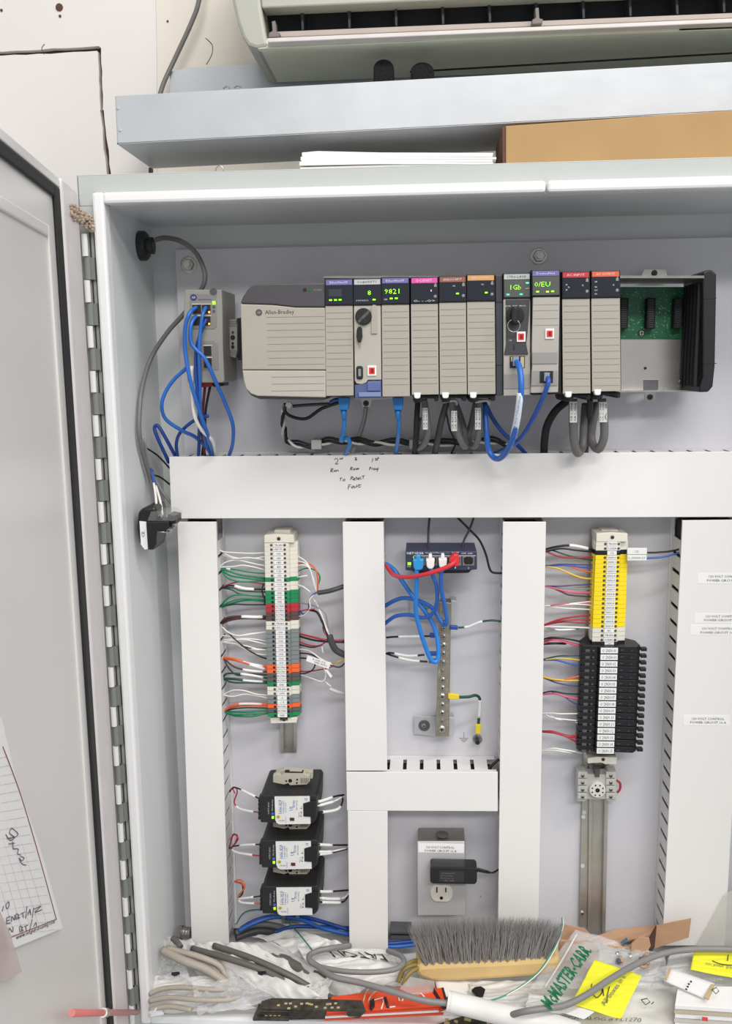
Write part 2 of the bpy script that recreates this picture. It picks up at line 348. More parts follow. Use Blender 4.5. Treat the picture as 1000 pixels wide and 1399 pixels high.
BX('hinge_shadow_line', mat('hinge shadow line', (46, 47, 48), .6), cab, (XB, XB+.0016, YF-.0052, YF-.0044, ZB, zt+.002))  # dark strip that paints the shadow right of the pale knuckles
# ------------------------------------------------------------------ door
H0 = Vector((P(111, 300, YF-.006).x, YF-.006, 0)); ZD = P(108, 268, YF-.004).z
d = ray(0, 173); q = CAM+d*((ZD-CAM.z)/d.z); DU = (q-Vector((H0.x, H0.y, ZD))); DU.z = 0; DU.normalize()
DN = Vector((-DU.y, DU.x, 0)); DN = DN if DN.dot(CAM-H0) > 0 else -DN
def D(px, py, off=0):
    dd = ray(px, py); o_ = H0+DN*off; return CAM+dd*((o_-CAM).dot(DN)/dd.dot(DN))
def du(px, py, off=0): return (D(px, py, off)-H0).dot(DU)
doorm = mat('door paint', (226, 223, 219), .3, var=.02, scale=6)
def dbox(u0, u1, n0, n1, z0, z1):
    c = [H0+DU*u+DN*n+ZU*z-ZU*H0.z for z in (z0, z1) for u, n in ((u0, n0), (u1, n0), (u1, n1), (u0, n1))]
    return MB().hexa(c)
UW = max(.2, du(-60, 900))
zbd = ZB-.03
door = dbox(.001, UW, -.016, -.002, zbd, ZD).build('door', doorm, cab, .001)
u_f = du(94.5, 400, .0045); u_g = du(84.5, 400, .002)
print('door', DU, UW, u_f, u_g)
dbox(du(114.5, 400, .0045), u_f, -.0015, .0045, zbd, ZD-.001).build('hinge_flange', mat('door flange paint', (226, 220, 218), .3), door, .003)
dbox(u_f, UW, -.0015, .0015, ZD-.012, ZD-.001).build('top_flange', doorm, door, .002)
gk = mat('door gasket', (34, 34, 36), .7, bump=.2)
dbox(u_f+.0005, u_g, -.0015, .002, zbd, ZD-.0125).build('gasket', gk, door, .002)
dbox(u_g+.0005, UW, -.0015, .002, ZD-.026, ZD-.0125).build('gasket', gk, door, .002)
us = u_f+.05
dbox(us, us+.012, -.0025, .0006, zbd, ZD-.06).build('raised_ridge', doorm, door, .0016)  # low raised ridge outline on the door face
dbox(us+.0125, UW, -.0025, .0006, ZD-.072, ZD-.06).build('raised_ridge', doorm, door, .0016)
cr_ = MB(); rnd = random.Random(3)
for k in range(150):
    c = P(rnd.uniform(96, 127), 0, YF-.006); u = rnd.random(); x = 97+u*30; y = 286+u*20+rnd.uniform(-9, 12); c = P(x, y, YF-.012-rnd.random()*.006) if x > 113 else D(x, y, .003+rnd.random()*.004)
    cr_.lathe(c, (rnd.uniform(-1, 1), -1, rnd.uniform(-1, 1)), [(-.0015, .001), (0, rnd.uniform(.0014, .0032)), (.002, .0008)], 6)
o = cr_.build('crumbling_sealant', mat('old foam', (176, 158, 140), .9, var=.25, scale=300), cab); o['kind'] = 'stuff'

# note pinned to the door
NP = .0012
def DQ(px, py): return D(px, py, NP)
c = [D(-70, 940, NP), D(2, 980, NP), D(24, 1072, NP), D(54, 1155, NP), D(86, 1268, NP), D(20, 1295, NP), D(-70, 1290, NP)]
mb = MB(); n = len(c); mb.v = [tuple(p) for p in c]+[tuple(p-DN*.0006) for p in c]; mb.f = [tuple(range(n)), tuple(range(2*n-1, n-1, -1))]+[(i, (i+1) % n, n+(i+1) % n, n+i) for i in range(n)]
note = mb.build('paper_note', paper); tag(note, 'white squared note sheet with handwriting on the open door', 'note')
def dline(pts, r, m, nm='pen_stroke'): return MB().tube([D(x, y, NP+.0004) for x, y in pts], r, 4, len(pts) > 3).build(nm, m, note)
rb = mat('maroon line', (150, 80, 84), .7); gl = mat('grid line', (236, 232, 236), .7)
dline([(4, 1020), (28, 1085), (52, 1165), (77, 1256)], .0004, rb, 'border_line'); dline([(77, 1256), (14, 1281)], .0004, rb, 'border_line')
g = MB()
for k in range(1, 22):
    y = 1030+k*11.2; xr = 5+(y-1020)*.305
    g.tube([D(-60, y+5+k*.8, NP+.0003), D(xr-1, y-8+k*.6, NP+.0003)], .00014, 3, False)
for k in range(1, 8):
    g.tube([D(4-k*11, 1035, NP+.0003), D(74-k*11, 1254+k*4, NP+.0003)], .00014, 3, False)
g.build('grid', gl, note)
for pts in ([(16, 1131), (24, 1138), (22, 1143), (10, 1146)], [(16, 1131), (13, 1138), (20, 1144), (14, 1148), (8, 1140)], [(12, 1153), (20, 1152)], [(17, 1150), (18, 1160)], [(18, 1160), (25, 1160), (24, 1166), (28, 1168)], [(28, 1170), (33, 1172), (30, 1176), (26, 1172), (30, 1180), (36, 1182)],
            [(3, 1245), (5, 1238)], [(8, 1236), (12, 1232), (12, 1239), (9, 1241), (8, 1236)],
            [(9, 1254), (9, 1262)], [(9, 1254), (14, 1252)], [(9, 1258), (13, 1257)], [(9, 1262), (14, 1261)], [(16, 1259), (16, 1252), (20, 1257), (20, 1250)], [(22, 1256), (22, 1249), (26, 1250), (24, 1253), (27, 1254), (22, 1256)], [(28, 1249), (34, 1246)], [(31, 1247), (32, 1254)], [(37, 1238), (35, 1255)], [(38, 1250), (41, 1242), (42, 1250)], [(38, 1247), (42, 1246)], [(46, 1240), (44, 1254)], [(47, 1242), (56, 1238), (48, 1246), (57, 1243), (48, 1247)],
            [(12, 1274), (13, 1268), (17, 1273), (18, 1266)], [(27, 1273), (27, 1266), (31, 1267), (29, 1270), (32, 1271), (27, 1273)], [(33, 1266), (38, 1264)], [(35, 1265), (36, 1272)], [(44, 1256), (40, 1273)], [(46, 1266), (49, 1260), (50, 1265)]):
    dline(pts, .0004, inkg)
oo = D(50, 1270, NP); uu = (D(77, 1259, NP)-D(25, 1281, NP)); L = uu.length; uu.normalize(); vv = DN.cross(uu)
frame_text('www.mcguirebearing.com', oo, uu, vv, .0045, L, ink, note)
c = [D(-70, 1200, .005), D(0, 1245, .005), D(14, 1275, .005), D(30, 1328, .005), D(8, 1340, .005), D(-70, 1335, .005)]
n = len(c); mb = MB(); mb.v = [tuple(p) for p in c]+[tuple(p-DN*.001) for p in c]; mb.f = [tuple(range(n)), tuple(range(2*n-1, n-1, -1))]+[(i, (i+1) % n, n+(i+1) % n, n+i) for i in range(n)]
tag(mb.build('plastic_sleeve', mat('pink clear film', (225, 205, 200), .2, alpha=.6)), 'clear pinkish plastic sleeve on the door below the squared note', 'sleeve')
stm = mat('red rod', (206, 118, 112), .35)
st = MB().tube([D(98, 1384, .014), P(187, 1383, YL-.006)], .0036, 12, False).build('door_stay', stm); tag(st, 'red rod joining door and cabinet at the lower hinge end', 'rod')
MB().tube([D(141, 1383.5, .014), D(145, 1383.5, .014)], .0052, 12, False).build('ferrule', steel, st)

# ================================================================== wiring ducts
YD = -.06
fing = {}
def finger(parent, c, dims, nm='finger'):
    k = tuple(round(v, 5) for v in dims)
    if k not in fing:
        a, b, h = dims; me = bpy.data.meshes.new('finger'); s = MB(); s.box(-a/2, a/2, -b/2, b/2, -h/2, h/2); me.from_pydata(s.v, [], s.f); me.materials.append(ductd); fing[k] = me
    o = bpy.data.objects.new(nm, fing[k]); col.objects.link(o); o.parent = parent; o.location = Vector(c)-W[parent.name]; W[o.name] = Vector(c); return o
def duct(px, label, horiz=False, pitch=.025, ends=0, phase=0, sides=(0, 1)):
    p = [P(x, y, YD) for x, y in px]                 # tl tr br bl on the cover front
    o = empty('wiring_duct', Vector(((p[2].x+p[3].x)/2, 0, min(p[2].z, p[3].z))), label, 'cable duct')
    W[o.name] = Vector(o.location)
    MB().prism([(v.x, v.z) for v in p], YD, YD+.003).build('cover', ductm, o, .0006)
    x0 = (p[0].x+p[3].x)/2+.0015; x1 = (p[1].x+p[2].x)/2-.0015; z1 = (p[0].z+p[1].z)/2-.001; z0 = (p[2].z+p[3].z)/2+.001
    tx = p[3].x-p[0].x; tz = p[1].z-p[0].z
    if not horiz:
        BX('base', ductd, o, (x0, x1, -.0035, -.0005, z0, z1))
        for s in sides:
            x = x0+.0008 if s == 0 else x1-.0008
            def sk(zc): return x-tx/2+tx*(z1-zc)/(z1-z0)
            zz = z1-phase
            while zz-pitch > z0:
                zc = zz-pitch/2+.003; finger(o, (sk(zc), (YD+.003-.012)/2, zc), (.0014, -YD-.003-.012, pitch-.0055)); zz -= pitch
            MB().hexa([Vector((sk(z0)-.0007, -.012, z0)), Vector((sk(z0)+.0007, -.012, z0)), Vector((sk(z0)+.0007, -.0005, z0)), Vector((sk(z0)-.0007, -.0005, z0)), Vector((sk(z1)-.0007, -.012, z1)), Vector((sk(z1)+.0007, -.012, z1)), Vector((sk(z1)+.0007, -.0005, z1)), Vector((sk(z1)-.0007, -.0005, z1))]).build('wall_strip', ductd, o)
            MB().hexa([Vector((sk(z0)-.0009, YD+.003, z0)), Vector((sk(z0)+.0009, YD+.003, z0)), Vector((sk(z0)+.0009, YD+.009, z0)), Vector((sk(z0)-.0009, YD+.009, z0)), Vector((sk(z1)-.0009, YD+.003, z1)), Vector((sk(z1)+.0009, YD+.003, z1)), Vector((sk(z1)+.0009, YD+.009, z1)), Vector((sk(z1)-.0009, YD+.009, z1))]).build('cover_rim', ductd, o)
    else:
        BX('base', ductd, o, (x0, x1, -.0035, -.0005, z0, z1))
        for s in sides:
            z = z0+.0012 if s == 0 else z1-.0012
            def sz(xc): return z-tz/2+tz*(xc-x0)/(x1-x0)
            xx = x0+phase
            while xx+pitch < x1:
                xc = xx+pitch/2-.003; finger(o, (xc, (YD+.003-.012)/2, sz(xc)), (pitch-.0055, -YD-.003-.012, .0014)); xx += pitch
            MB().hexa([Vector((x0, -.012, sz(x0)-.0007)), Vector((x1, -.012, sz(x1)-.0007)), Vector((x1, -.0005, sz(x1)-.0007)), Vector((x0, -.0005, sz(x0)-.0007)), Vector((x0, -.012, sz(x0)+.0007)), Vector((x1, -.012, sz(x1)+.0007)), Vector((x1, -.0005, sz(x1)+.0007)), Vector((x0, -.0005, sz(x0)+.0007))]).build('wall_strip', ductd, o)
            MB().hexa([Vector((x0, YD+.003, sz(x0)-.0009)), Vector((x1, YD+.003, sz(x1)-.0009)), Vector((x1, YD+.012, sz(x1)-.0009)), Vector((x0, YD+.012, sz(x0)-.0009)), Vector((x0, YD+.003, sz(x0)+.0009)), Vector((x1, YD+.003, sz(x1)+.0009)), Vector((x1, YD+.012, sz(x1)+.0009)), Vector((x0, YD+.012, sz(x0)+.0009))]).build('cover_rim', ductd, o)
    BX('dark_wire_fill', mat('dark wire fill', (26, 28, 34), .7, var=.5, scale=200, bump=.8, bscale=300), o, (x0+.005, x1-.005, YD+.014, -.006, z0+.004, z1-.004), .004) if not horiz else BX('dark_wire_fill', MATS['dark wire fill'] if 'dark wire fill' in MATS else mat('dark wire fill', (26, 28, 34), .7, var=.5, scale=200, bump=.8, bscale=300), o, (x0+.004, x1-.004, YD+.014, -.006, min(z0, z1)+.008, max(z0, z1)-.008), .004)  # dark block for the packed wires, added so the slots read as shaded
    return o
DH = duct([(231, 624), (1090, 616), (1090, 706), (234, 708.5)], 'wide horizontal white wiring duct with handwriting below the controller rack', True)
D1 = duct([(242, 713), (295, 713), (313, 1292), (262, 1292)], 'vertical white wiring duct at far left, left of the three power supplies', phase=.03)
D2 = duct([(468, 713), (524, 713), (529, 1053), (473, 1053)], 'vertical white wiring duct between left terminal strip and small blue ethernet box')
D2b = duct([(475, 1108), (529.5, 1108), (530, 1302), (477.5, 1302)], 'short vertical white wiring duct below the cross duct, left of the outlet')
DX = duct([(473, 1055), (680, 1055), (680, 1108.5), (474, 1107.5)], 'short horizontal white wiring duct below the ground bar', True, phase=.012)
D3 = duct([(687, 713), (746, 713), (735, 1285), (680, 1285)], 'vertical white wiring duct right of the ground bar and the outlet box')
D4 = duct([(932.5, 711), (1023, 710), (990, 1292), (905, 1292)], 'wide vertical white wiring duct at far right with power circuit stickers', phase=.03)
stk = mat('sticker', (246, 245, 244), .5, var=.005)
for x0, y0, x1, y1, tx_, c1, c2 in ((953, 783, 1020, 797, 1, 783+4.5, 783+10), (949, 838, 1016, 851, 1, 842, 847.2), (943, 853.5, 1012, 867.5, 1, 858.7, 864.2), (934, 977, 997, 991, 1, 982, 987)):
    s = PR('sticker', stk, D4, [(x0, y0), (x1, y0+.4), (x1, y1+.4), (x0, y1)], YD-.0004, YD)
    xm = (x0+x1)/2+(2 if x0 == 934 else 4)
    TX('120 VOLT CONTROL', xm, c1, YD-.0004, 3.2, 43, ink, s); TX('POWER CIRCUIT 16 A', xm, c2, YD-.0004, 3.2, 48, ink, s)
def hand(parent, Y, r, m, *strokes):
    for s in strokes: MB().tube([P(x, y, Y) for x, y in s], r, 4, len(s) > 3).build('pen_stroke', m, parent)
def hw(ox, oy, s, *st): return [[(ox+x*s, oy+y*s) for x, y in k] for k in st]
sc_ = 1/7.69
hand(DH, YD-.0003, .0004, ink, *hw(430, 610, sc_, [(205, 140), (225, 125), (243, 140), (235, 165), (215, 185), (250, 182)], [(262, 120), (265, 135), (280, 122), (284, 135), (298, 115)],
    [(420, 118), (440, 122), (425, 132), (445, 140), (420, 145)], [(612, 125), (600, 165)], [(650, 122), (635, 130), (650, 140), (635, 148)], [(668, 110), (655, 148)], [(652, 128), (678, 122)],
    [(172, 230), (168, 272)], [(172, 232), (192, 236), (180, 250), (172, 252), (192, 272)], [(202, 250), (205, 265), (220, 250), (222, 265)], [(230, 265), (232, 250), (245, 250), (248, 262)],
    [(380, 218), (372, 250)], [(380, 218), (398, 222), (382, 235), (400, 248)], [(408, 235), (420, 230), (408, 246), (425, 244)], [(430, 245), (435, 230), (442, 242), (450, 228), (455, 244)], [(458, 225), (462, 242)],
    [(580, 215), (574, 248)], [(580, 216), (596, 222), (578, 234)], [(600, 245), (604, 230), (615, 228)], [(622, 232), (618, 244), (632, 244), (634, 232), (622, 230)], [(655, 228), (642, 240), (658, 240), (668, 225), (655, 265)],
    [(262, 335), (290, 328)], [(276, 332), (268, 362)], [(300, 345), (296, 360), (314, 360), (316, 344), (300, 344)],
    [(385, 315), (375, 352)], [(385, 315), (405, 322), (388, 334), (408, 352)], [(412, 344), (426, 334), (412, 336), (412, 354), (428, 350)], [(445, 320), (434, 330), (450, 340), (434, 350)], [(458, 338), (472, 330), (458, 330), (458, 348), (474, 344)], [(482, 318), (482, 342), (492, 342)], [(495, 312), (525, 306)], [(510, 310), (508, 340)],
    [(355, 405), (350, 450)], [(355, 405), (380, 400)], [(353, 425), (374, 420)], [(392, 418), (386, 434), (404, 434), (406, 416), (392, 416)], [(414, 416), (416, 432), (430, 430), (432, 414)], [(444, 400), (442, 430)], [(470, 395), (456, 420), (470, 430), (482, 420)], [(456, 410), (488, 402)]))

# ================================================================== controller rack
YM = -.15
rk = root('controller_chassis', 860, 540, -.03, 'open controller chassis with green backplane and three empty slots', 'chassis')
blk2 = black
galv2 = mat('bright plated sheet', (205, 200, 196), .3, .85, var=.05, scale=30)
PR('plated_plate', galv2, rk, [(442, 463), (951, 463), (951, 533), (899, 533), (899, 519), (879, 519), (879, 533), (442, 546)], -.035, -.033, .0004)
PR('circuit_board', pcb, rk, [(442, 392), (952, 392), (951, 463), (442, 463)], -.037, -.034)
PR('top_rail', darksteel, rk, [(442, 377), (963, 376.5), (963, 380), (442, 380)], -.118, -.033)
sp = MB(); rnd = random.Random(5)
for k in range(260):
    x = rnd.uniform(848, 950); y = rnd.uniform(397, 461); c = P(x, y, -.0373); q = rnd.uniform(.0002, .0006); sp.box(c.x-q, c.x+q, c.y, c.y+.001, c.z-q, c.z+q)
o = sp.build('solder_dots', mat('solder', (170, 200, 180), .4), rk); o['kind'] = 'stuff'
PR('bottom_rail', steel, rk, [(442, 542), (845, 533.5), (952, 533), (952, 535), (845, 536), (442, 548)], -.07, -.033)
for x in (853, 890, 927):
    s = RC('slot_connector', blackm, rk, x-6, 407, x+5.5, 449, -.052, -.037, .001)
    g = MB()
    for k in range(13): g.rect(x-3.5, 410+k*3, x+3, 411.4+k*3, -.0527, -.052)
    g.build('contact_rows', mat('contact', (66, 66, 66), .5), s)
TX('SLOT', 905, 421.5, -.0376, 2.6, 10, mat('silkscreen', (210, 225, 215), .6), rk); TX('11', 899, 427, -.0376, 2.6, 4, MATS['silkscreen'], rk)
screw('screw', P(876, 455, -.037), .005, rk); screw('screw', P(931, 524, -.035), .0055, rk); MB().cyl(P(881.5, 503, -.0355), (0, 1, 0), .0019, .001, 12).build('hole', black, rk)
tb = PR('mounting_tab', steel, rk, [(876, 378), (880, 368), (909, 368), (912, 378)], -.02, -.018); screw('screw', P(894, 373, -.02), .0042, tb, dgreyc)
tb = PR('mounting_tab', steel, rk, [(880.5, 536), (897, 536), (897, 548.5), (880.5, 548.5)], -.02, -.018); screw('screw', P(888, 542.5, -.02), .0042, tb, dgreyc)
tb = PR('mounting_tab', steel, rk, [(492, 543), (509, 543), (506, 556), (495, 556)], -.03, -.028); screw('screw', P(500, 551, -.03), .0042, tb, dgreyc)
PR('end_cap', black, rk, [(960, 373), (966, 368.5), (973, 369), (979, 374), (978.5, 420), (977, 500), (974, 528), (968, 535.5), (955, 536), (956, 528), (960, 515)], -.118, -.03, .002)
for y in (407, 496): RC('cap_joint', blackm, rk, 962, y, 979, y+1, -.1187, -.117)
for k, z in enumerate((388, 402, 420, 440, 470)): pass
for i, x in enumerate((958.5, 961)):
    pass
g = MB()
for yy in (-.105, -.09, -.075, -.06, -.045):
    a = P(961, 384, -.118); b_ = P(958, 528, -.118); g.box(a.x-.003, a.x+.0005, yy-.002, yy+.002, b_.z, a.z)
g.build('cap_ribs', blackm, rk)
MB().tube([P(947, 500, -.05), P(962, 496, -.1)], .001, 6, False).build('clip_wire', steel, rk)

# power supply
ps = root('rack_power_supply', 388, 545, -.08, 'wide beige power supply with dark top band at left end of the controller rack', 'power supply')
L_ = [(352, 388), (344, 390), (338, 396), (331, 405), (328.5, 414.5), (328.5, 440), (329, 470), (331.5, 505), (333, 530), (340, 540), (352, 545.5), (445, 547), (445, 387)]
PR('housing', dgrey, ps, [(x+(2 if x < 440 else 0), y) for x, y in L_], YM+.006, -.035, .003)
top = [(352, 388), (344, 390), (338, 396), (332, 405), (328.5, 414.6), (350, 415.2), (373, 416), (388, 417.6), (404, 419.4), (444, 419.5), (444, 386.5)]
PR('top_band', mat('charcoal band', (76, 74, 77), .4), ps, top, YM, YM+.02, .0015)
PR('cover', beige, ps, [(328.5, 415.4), (350, 416), (373, 416.8), (388, 418.4), (404, 420.2), (444, 420.3), (445, 505.3), (331, 505)], YM, YM+.02, .0012)
PR('lower_cover', beige2, ps, [(331, 506), (445, 506.3), (445, 543), (352, 541), (343, 538), (336, 531), (333, 520)], YM, YM+.02, .0012)
g = MB()
for y in (432.5, 441.5, 450.5, 460, 469.5, 479, 488.5, 497.5): g.rect(364+(y-432)*.03, y, 443, y+.7, YM-.0002, YM+.004)
for y in (514.5, 524, 533.5): g.rect(371, y, 443, y+.7, YM-.0002, YM+.004)
g.build('groove_lines', mat('groove shade', (140, 132, 120), .7), ps)
lg = MB().cyl(P(353.7, 427, YM), (0, 1, 0), .0042, .0008, 20).build('round_logo', dgrey, ps); TX('AB', 353.7, 427, YM-.0005, 3, 4.6, beige, lg)
TX('Allen-Bradley', 382, 427, YM, 7.2, 40, mat('dark lettering', (70, 68, 70), .5), ps)
MB().cyl(P(416.5, 396, YM), (0, 1, 0), .0024, .0008, 14).build('bezel', black, ps); MB().cyl(P(423.5, 396, YM), (0, 1, 0), .0018, .0012, 14).build('status_light', mat('dim green led', (40, 110, 50), .3), ps)
TX('POWER', 434, 396, YM, 2.4, 11, mat('dim print', (150, 150, 150), .6), ps)

mlab = 'controller modules in the rack'
titlem = mat('title print', (225, 220, 225), .6)
def module(x0, x1, yt, ys, yb, band, title, kind, label, dy=0, door='ribs'):
    Y = YM+dy
    o = root('controller_module', (x0+x1)/2, yb, -.05, label, 'module', mlab)
    PR('housing', black, o, [(x0-.6, yt), (x1+.8, yt-.6), (x1+2.2, yb-1), (x0+1, yb+1)], Y+.004, -.042, .0008)
    bm = mat('band '+title.lower() if False else 'band %d %d %d' % band, band, .45)
    PR('display_frame', black, o, [(x0-.2, yt-.2), (x1+.6, yt-.8), (x1+.8, ys-.6), (x0, ys)], Y-.0015, Y+.006, .0008)
    PR('title_band', bm, o, [(x0+1.2, yt+1.6), (x1-.8, yt+1), (x1-.8, yt+8), (x0+1.2, yt+8.6)], Y-.0022, Y)
    TX(title, (x0+x1)/2, yt+4.8, Y-.0022, 3, min(25, 3.0*len(title)), titlem if kind != 'cpu' and kind != 'cpu2' else dgrey, o)
    PR('window', olive if kind in ('cpu2', 'cnet') else screen, o, [(x0+1.4, yt+9.2), (x1-.8, yt+8.6), (x1-.6, ys-2.4), (x0+1.6, ys-1.8)], Y-.002, Y)
    xm0, xm1 = x0+1.6, x1+1.4
    if door == 'ribs':
        PR('door', beige, o, [(x0+.3, ys+.6), (x1+.2, ys+.1), (x1+1.4, yb-.6), (x0+1.4, yb)], Y, Y+.006, .0006)
        g = MB(); y = ys+9.5; k = 0
        while y < yb-8:
            f = (y-ys)/(yb-ys); g.rect(x0+2.2+f*1.2, y, x1-1+f*1.2, y+.7, Y-.0002, Y+.003); y += (8.1, 10.2)[k % 2]; k += 1
        g.build('groove_lines', MATS['groove shade'], o)
    return o
DLED = Y_ = None
def leds(o, Y, *pts, m=None):
    for x, y in pts: RC('status_light', m or led, o, x-2, y-1, x+2, y+1, Y-.0028, Y-.001, .0004)
purple = (112, 108, 168)
m1 = module(444, 481.6, 381, 417.4, 541, purple, 'EtherNet/IP', 'net', 'purple banded network module, first right of the power supply, with blue plug below')
leds(m1, YM, (451.5, 410), (458.2, 409.8), (464.5, 409.6)); RC('blank_display', mat('blank lcd', (62, 64, 70), .2), m1, 449, 395, 467, 405, YM-.0024, YM)
m2 = module(482.6, 520.2, 380.4, 417, 543, (190, 190, 192), 'Logix5571', 'cpu', 'beige processor module with black round key switch and red square port', door=None)
PR('front', beige2, m2, [(483.3, 417.6), (520, 417.2), (521, 519), (502.5, 519.2), (500, 523), (494, 525), (487, 524), (484.6, 520)], YM, YM+.006, .0008)
PR('smoked_base', mat('blue grey clear plastic', (88, 100, 140), .2), m2, [(484.6, 526), (500, 524), (503, 520.5), (521, 520), (521.3, 543.5), (485, 544)], YM+.001, YM+.008, .0006)
RC('memory_card_latch', mat('pale blue latch', (128, 142, 185), .25), m2, 490, 536, 520, 542, YM-.002, YM+.003, .0006)
RC('memory_card_window', mat('dark blue latch', (96, 110, 160), .25), m2, 502, 521.5, 519.6, 534, YM-.001, YM+.003, .0006)
TX('8', 504.5, 400, YM-.0022, 6.2, 4.4, led, m2, bold=-.012); leds(m2, YM, (511, 409.3)); TX('RUN FORCE I/O', 495, 410.5, YM-.0022, 1.8, 17, titlem, m2)
PR('key_slot_label', beige, m2, [(507, 420), (509, 416.5), (513, 416.5), (515, 420), (515.6, 456), (507, 456)], YM-.0018, YM+.001, .0006)
ks = MB().lathe(P(496.8, 432.5, YM), (0, -1, 0), [(0, .0104), (.003, .0104), (.004, .0092)], 24).build('key_switch', blackm, m2); c = P(496.8, 432.5, YM-.004)
MB().hexa([c+Vector(v) for v in ((-.0078, 0, -.0055), (-.0055, 0, -.0078), (-.0055, .002, -.0078), (-.0078, .002, -.0055), (.0055, 0, .0078), (.0078, 0, .0055), (.0078, .002, .0055), (.0055, .002, .0078))]).build('key_slot', mat('key metal', (110, 110, 110), .4, .6), ks)
ky = PR('key', blackm, m2, [(487.5, 449), (490, 446), (493, 446), (494.5, 449), (495, 460), (492.5, 468.5), (488.5, 467), (487, 460)], YM-.006, YM-.001, .0015); PR('key_blade', steel, ky, [(490.5, 468), (493, 468), (492.5, 474.5), (491.5, 474.5)], YM-.004, YM-.003)
RC('serial_port', blackm, m2, 486.6, 500, 495.8, 518.4, YM-.003, YM+.002, .003); RC('port_slot', gryw, m2, 489.5, 504, 493, 514, YM-.0036, YM-.002)
def usb(o, x, y, Y):
    a = RC('usb_port', white, o, x-6, y-7, x+6, y+7, Y-.0015, Y+.001, .0004); RC('usb_opening', redu, a, x-4, y-4.4, x+4, y+4.4, Y-.002, Y); RC('usb_tongue', mat('dark red', (120, 30, 30), .5), a, x-1.6, y-3, x+2.4, y+3, Y-.0024, Y-.001)
usb(m2, 508, 506.5, YM)
m3 = module(521, 558.6, 378.6, 416, 542, purple, 'EtherNet/IP', 'net', 'purple banded network module showing 9821 in green digits')
TX('9821', 535.5, 398, YM-.0022, 6.4, 20, led, m3, bold=-.012); leds(m3, YM, (534.4, 407.8), (541.3, 407.5)); TX('LINK', 527, 409, YM-.0022, 2, 4.5, titlem, m3)
m4 = module(561, 598, 378.4, 414.7, 539.5, (225, 85, 170), 'DC/ENET', 'net', 'pink banded controller module without lit lights')
m5 = module(599.6, 636.4, 377, 413, 539.2, (150, 92, 72), 'ANALOG INPUT', 'io', 'brown banded analog input module')
m6 = module(637.6, 675.6, 374.8, 411.8, 539, (212, 158, 96), 'ANALOG OUTPUT', 'io', 'amber banded analog output module left of the dark filler strip')
leds(m5, YM, (625, 401)); leds(m6, YM, (664.3, 399.8))
fil = PR('filler_strip', mat('filler strip', (58, 60, 66), .5), None, [(676.6, 376), (686.6, 375.6), (686.8, 540), (677.8, 541)], YM+.003, -.042, .001); tag(fil, 'narrow dark grey filler strip between the two groups of modules', 'filler')
RC('strip_joint', black, fil, 677, 412.3, 686.5, 413.3, YM+.0025, YM+.004); RC('strip_joint', black, fil, 677.5, 498.3, 686.5, 499.3, YM+.0025, YM+.004)
m7 = module(687.4, 724.4, 373.2, 407.8, 540, (186, 190, 188), '1756-L83E', 'cpu2', 'grey processor module showing 1Gb with black key switch and cable in its port', door=None)
PR('front', mat('grey beige plastic', (176, 171, 162), .5), m7, [(687.6, 409), (690.5, 408.4), (724.4, 408), (724.6, 539.5), (688, 541)], YM, YM+.006, .0008)
PR('switch_panel', mat('switch panel', (62, 62, 64), .5), m7, [(691, 409), (723.6, 408.6), (723, 428), (721, 452), (719, 470), (721.6, 484), (688.6, 484.6), (691.5, 470), (691.4, 440)], YM-.002, YM+.001, .0006)
TX('1Gb', 704.5, 392.5, YM-.0022, 6.4, 14, led, m7, bold=-.015); leds(m7, YM, (694, 402.4), (712, 402), m=ledc); leds(m7, YM, (720.5, 386.5), m=ledc)
TX('RUN   REM   PROG', 704.5, 418, YM-.0022, 1.9, 27, titlem, m7); TX('NET', 720.5, 394, YM-.0022, 1.4, 5, titlem, m7)
ks = MB().lathe(P(703.5, 431, YM-.002), (0, -1, 0), [(0, .0112), (.003, .0112), (.004, .01)], 24).build('key_switch', blackm, m7)
PR('key', black, ks, [(699, 437), (699, 424), (701.5, 419), (705.5, 419), (708, 424), (708, 437), (705, 441), (702, 441)], YM-.018, YM-.006, .0012)
MB().tube([P(702+8.5*math.cos(a*PI/8), 445+8.5*math.sin(a*PI/8), YM-.014) for a in range(17)], .0005, 6).build('key_ring', steel, ks)
usb(m7, 712, 460, YM-.002); RC('serial_slot', black, m7, 701.3, 471, 703, 478, YM-.0024, YM-.001); TX('USB', 697, 465, YM-.0022, 1.4, 4, titlem, m7)
pt = RC('ethernet_port', blackm, m7, 696.5, 486.5, 717, 502.5, YM-.001, YM+.004); RC('port_shield', mat('port tan', (196, 176, 140), .5), pt, 711, 487.5, 716, 502, YM-.0016, YM); RC('port_shield', MATS['port tan'], pt, 698, 487.5, 700, 494, YM-.0016, YM)
RC('lower_cover', mat('grey cover', (150, 148, 144), .5), m7, 689, 511, 723, 531, YM-.001, YM+.003, .0005)
m8 = module(726.4, 764.6, 368.6, 405, 539, purple, 'DeviceNet', 'cnet', 'purple banded network module, tallest, with a red square port and showing 0/EU', dy=-.006, door=None)
Y8 = YM-.006
PR('front', MATS['grey beige plastic'], m8, [(728, 406), (764.6, 405.5), (763.4, 478), (762.5, 536), (725, 537), (727, 500), (726.6, 485), (726.6, 470)], Y8, Y8+.008, .0008)
TX('0/EU', 741, 388.3, Y8-.0022, 6.4, 21, led, m8, bold=-.015); leds(m8, Y8, (734.5, 398.5), (748, 398.5), (755, 398)); usb(m8, 751, 456, Y8)
g = MB()
for y in (416, 424, 435, 444): g.rect(729, y, 763, y+.6, Y8-.0002, Y8+.003)
g.build('groove_lines', MATS['groove shade'], m8)
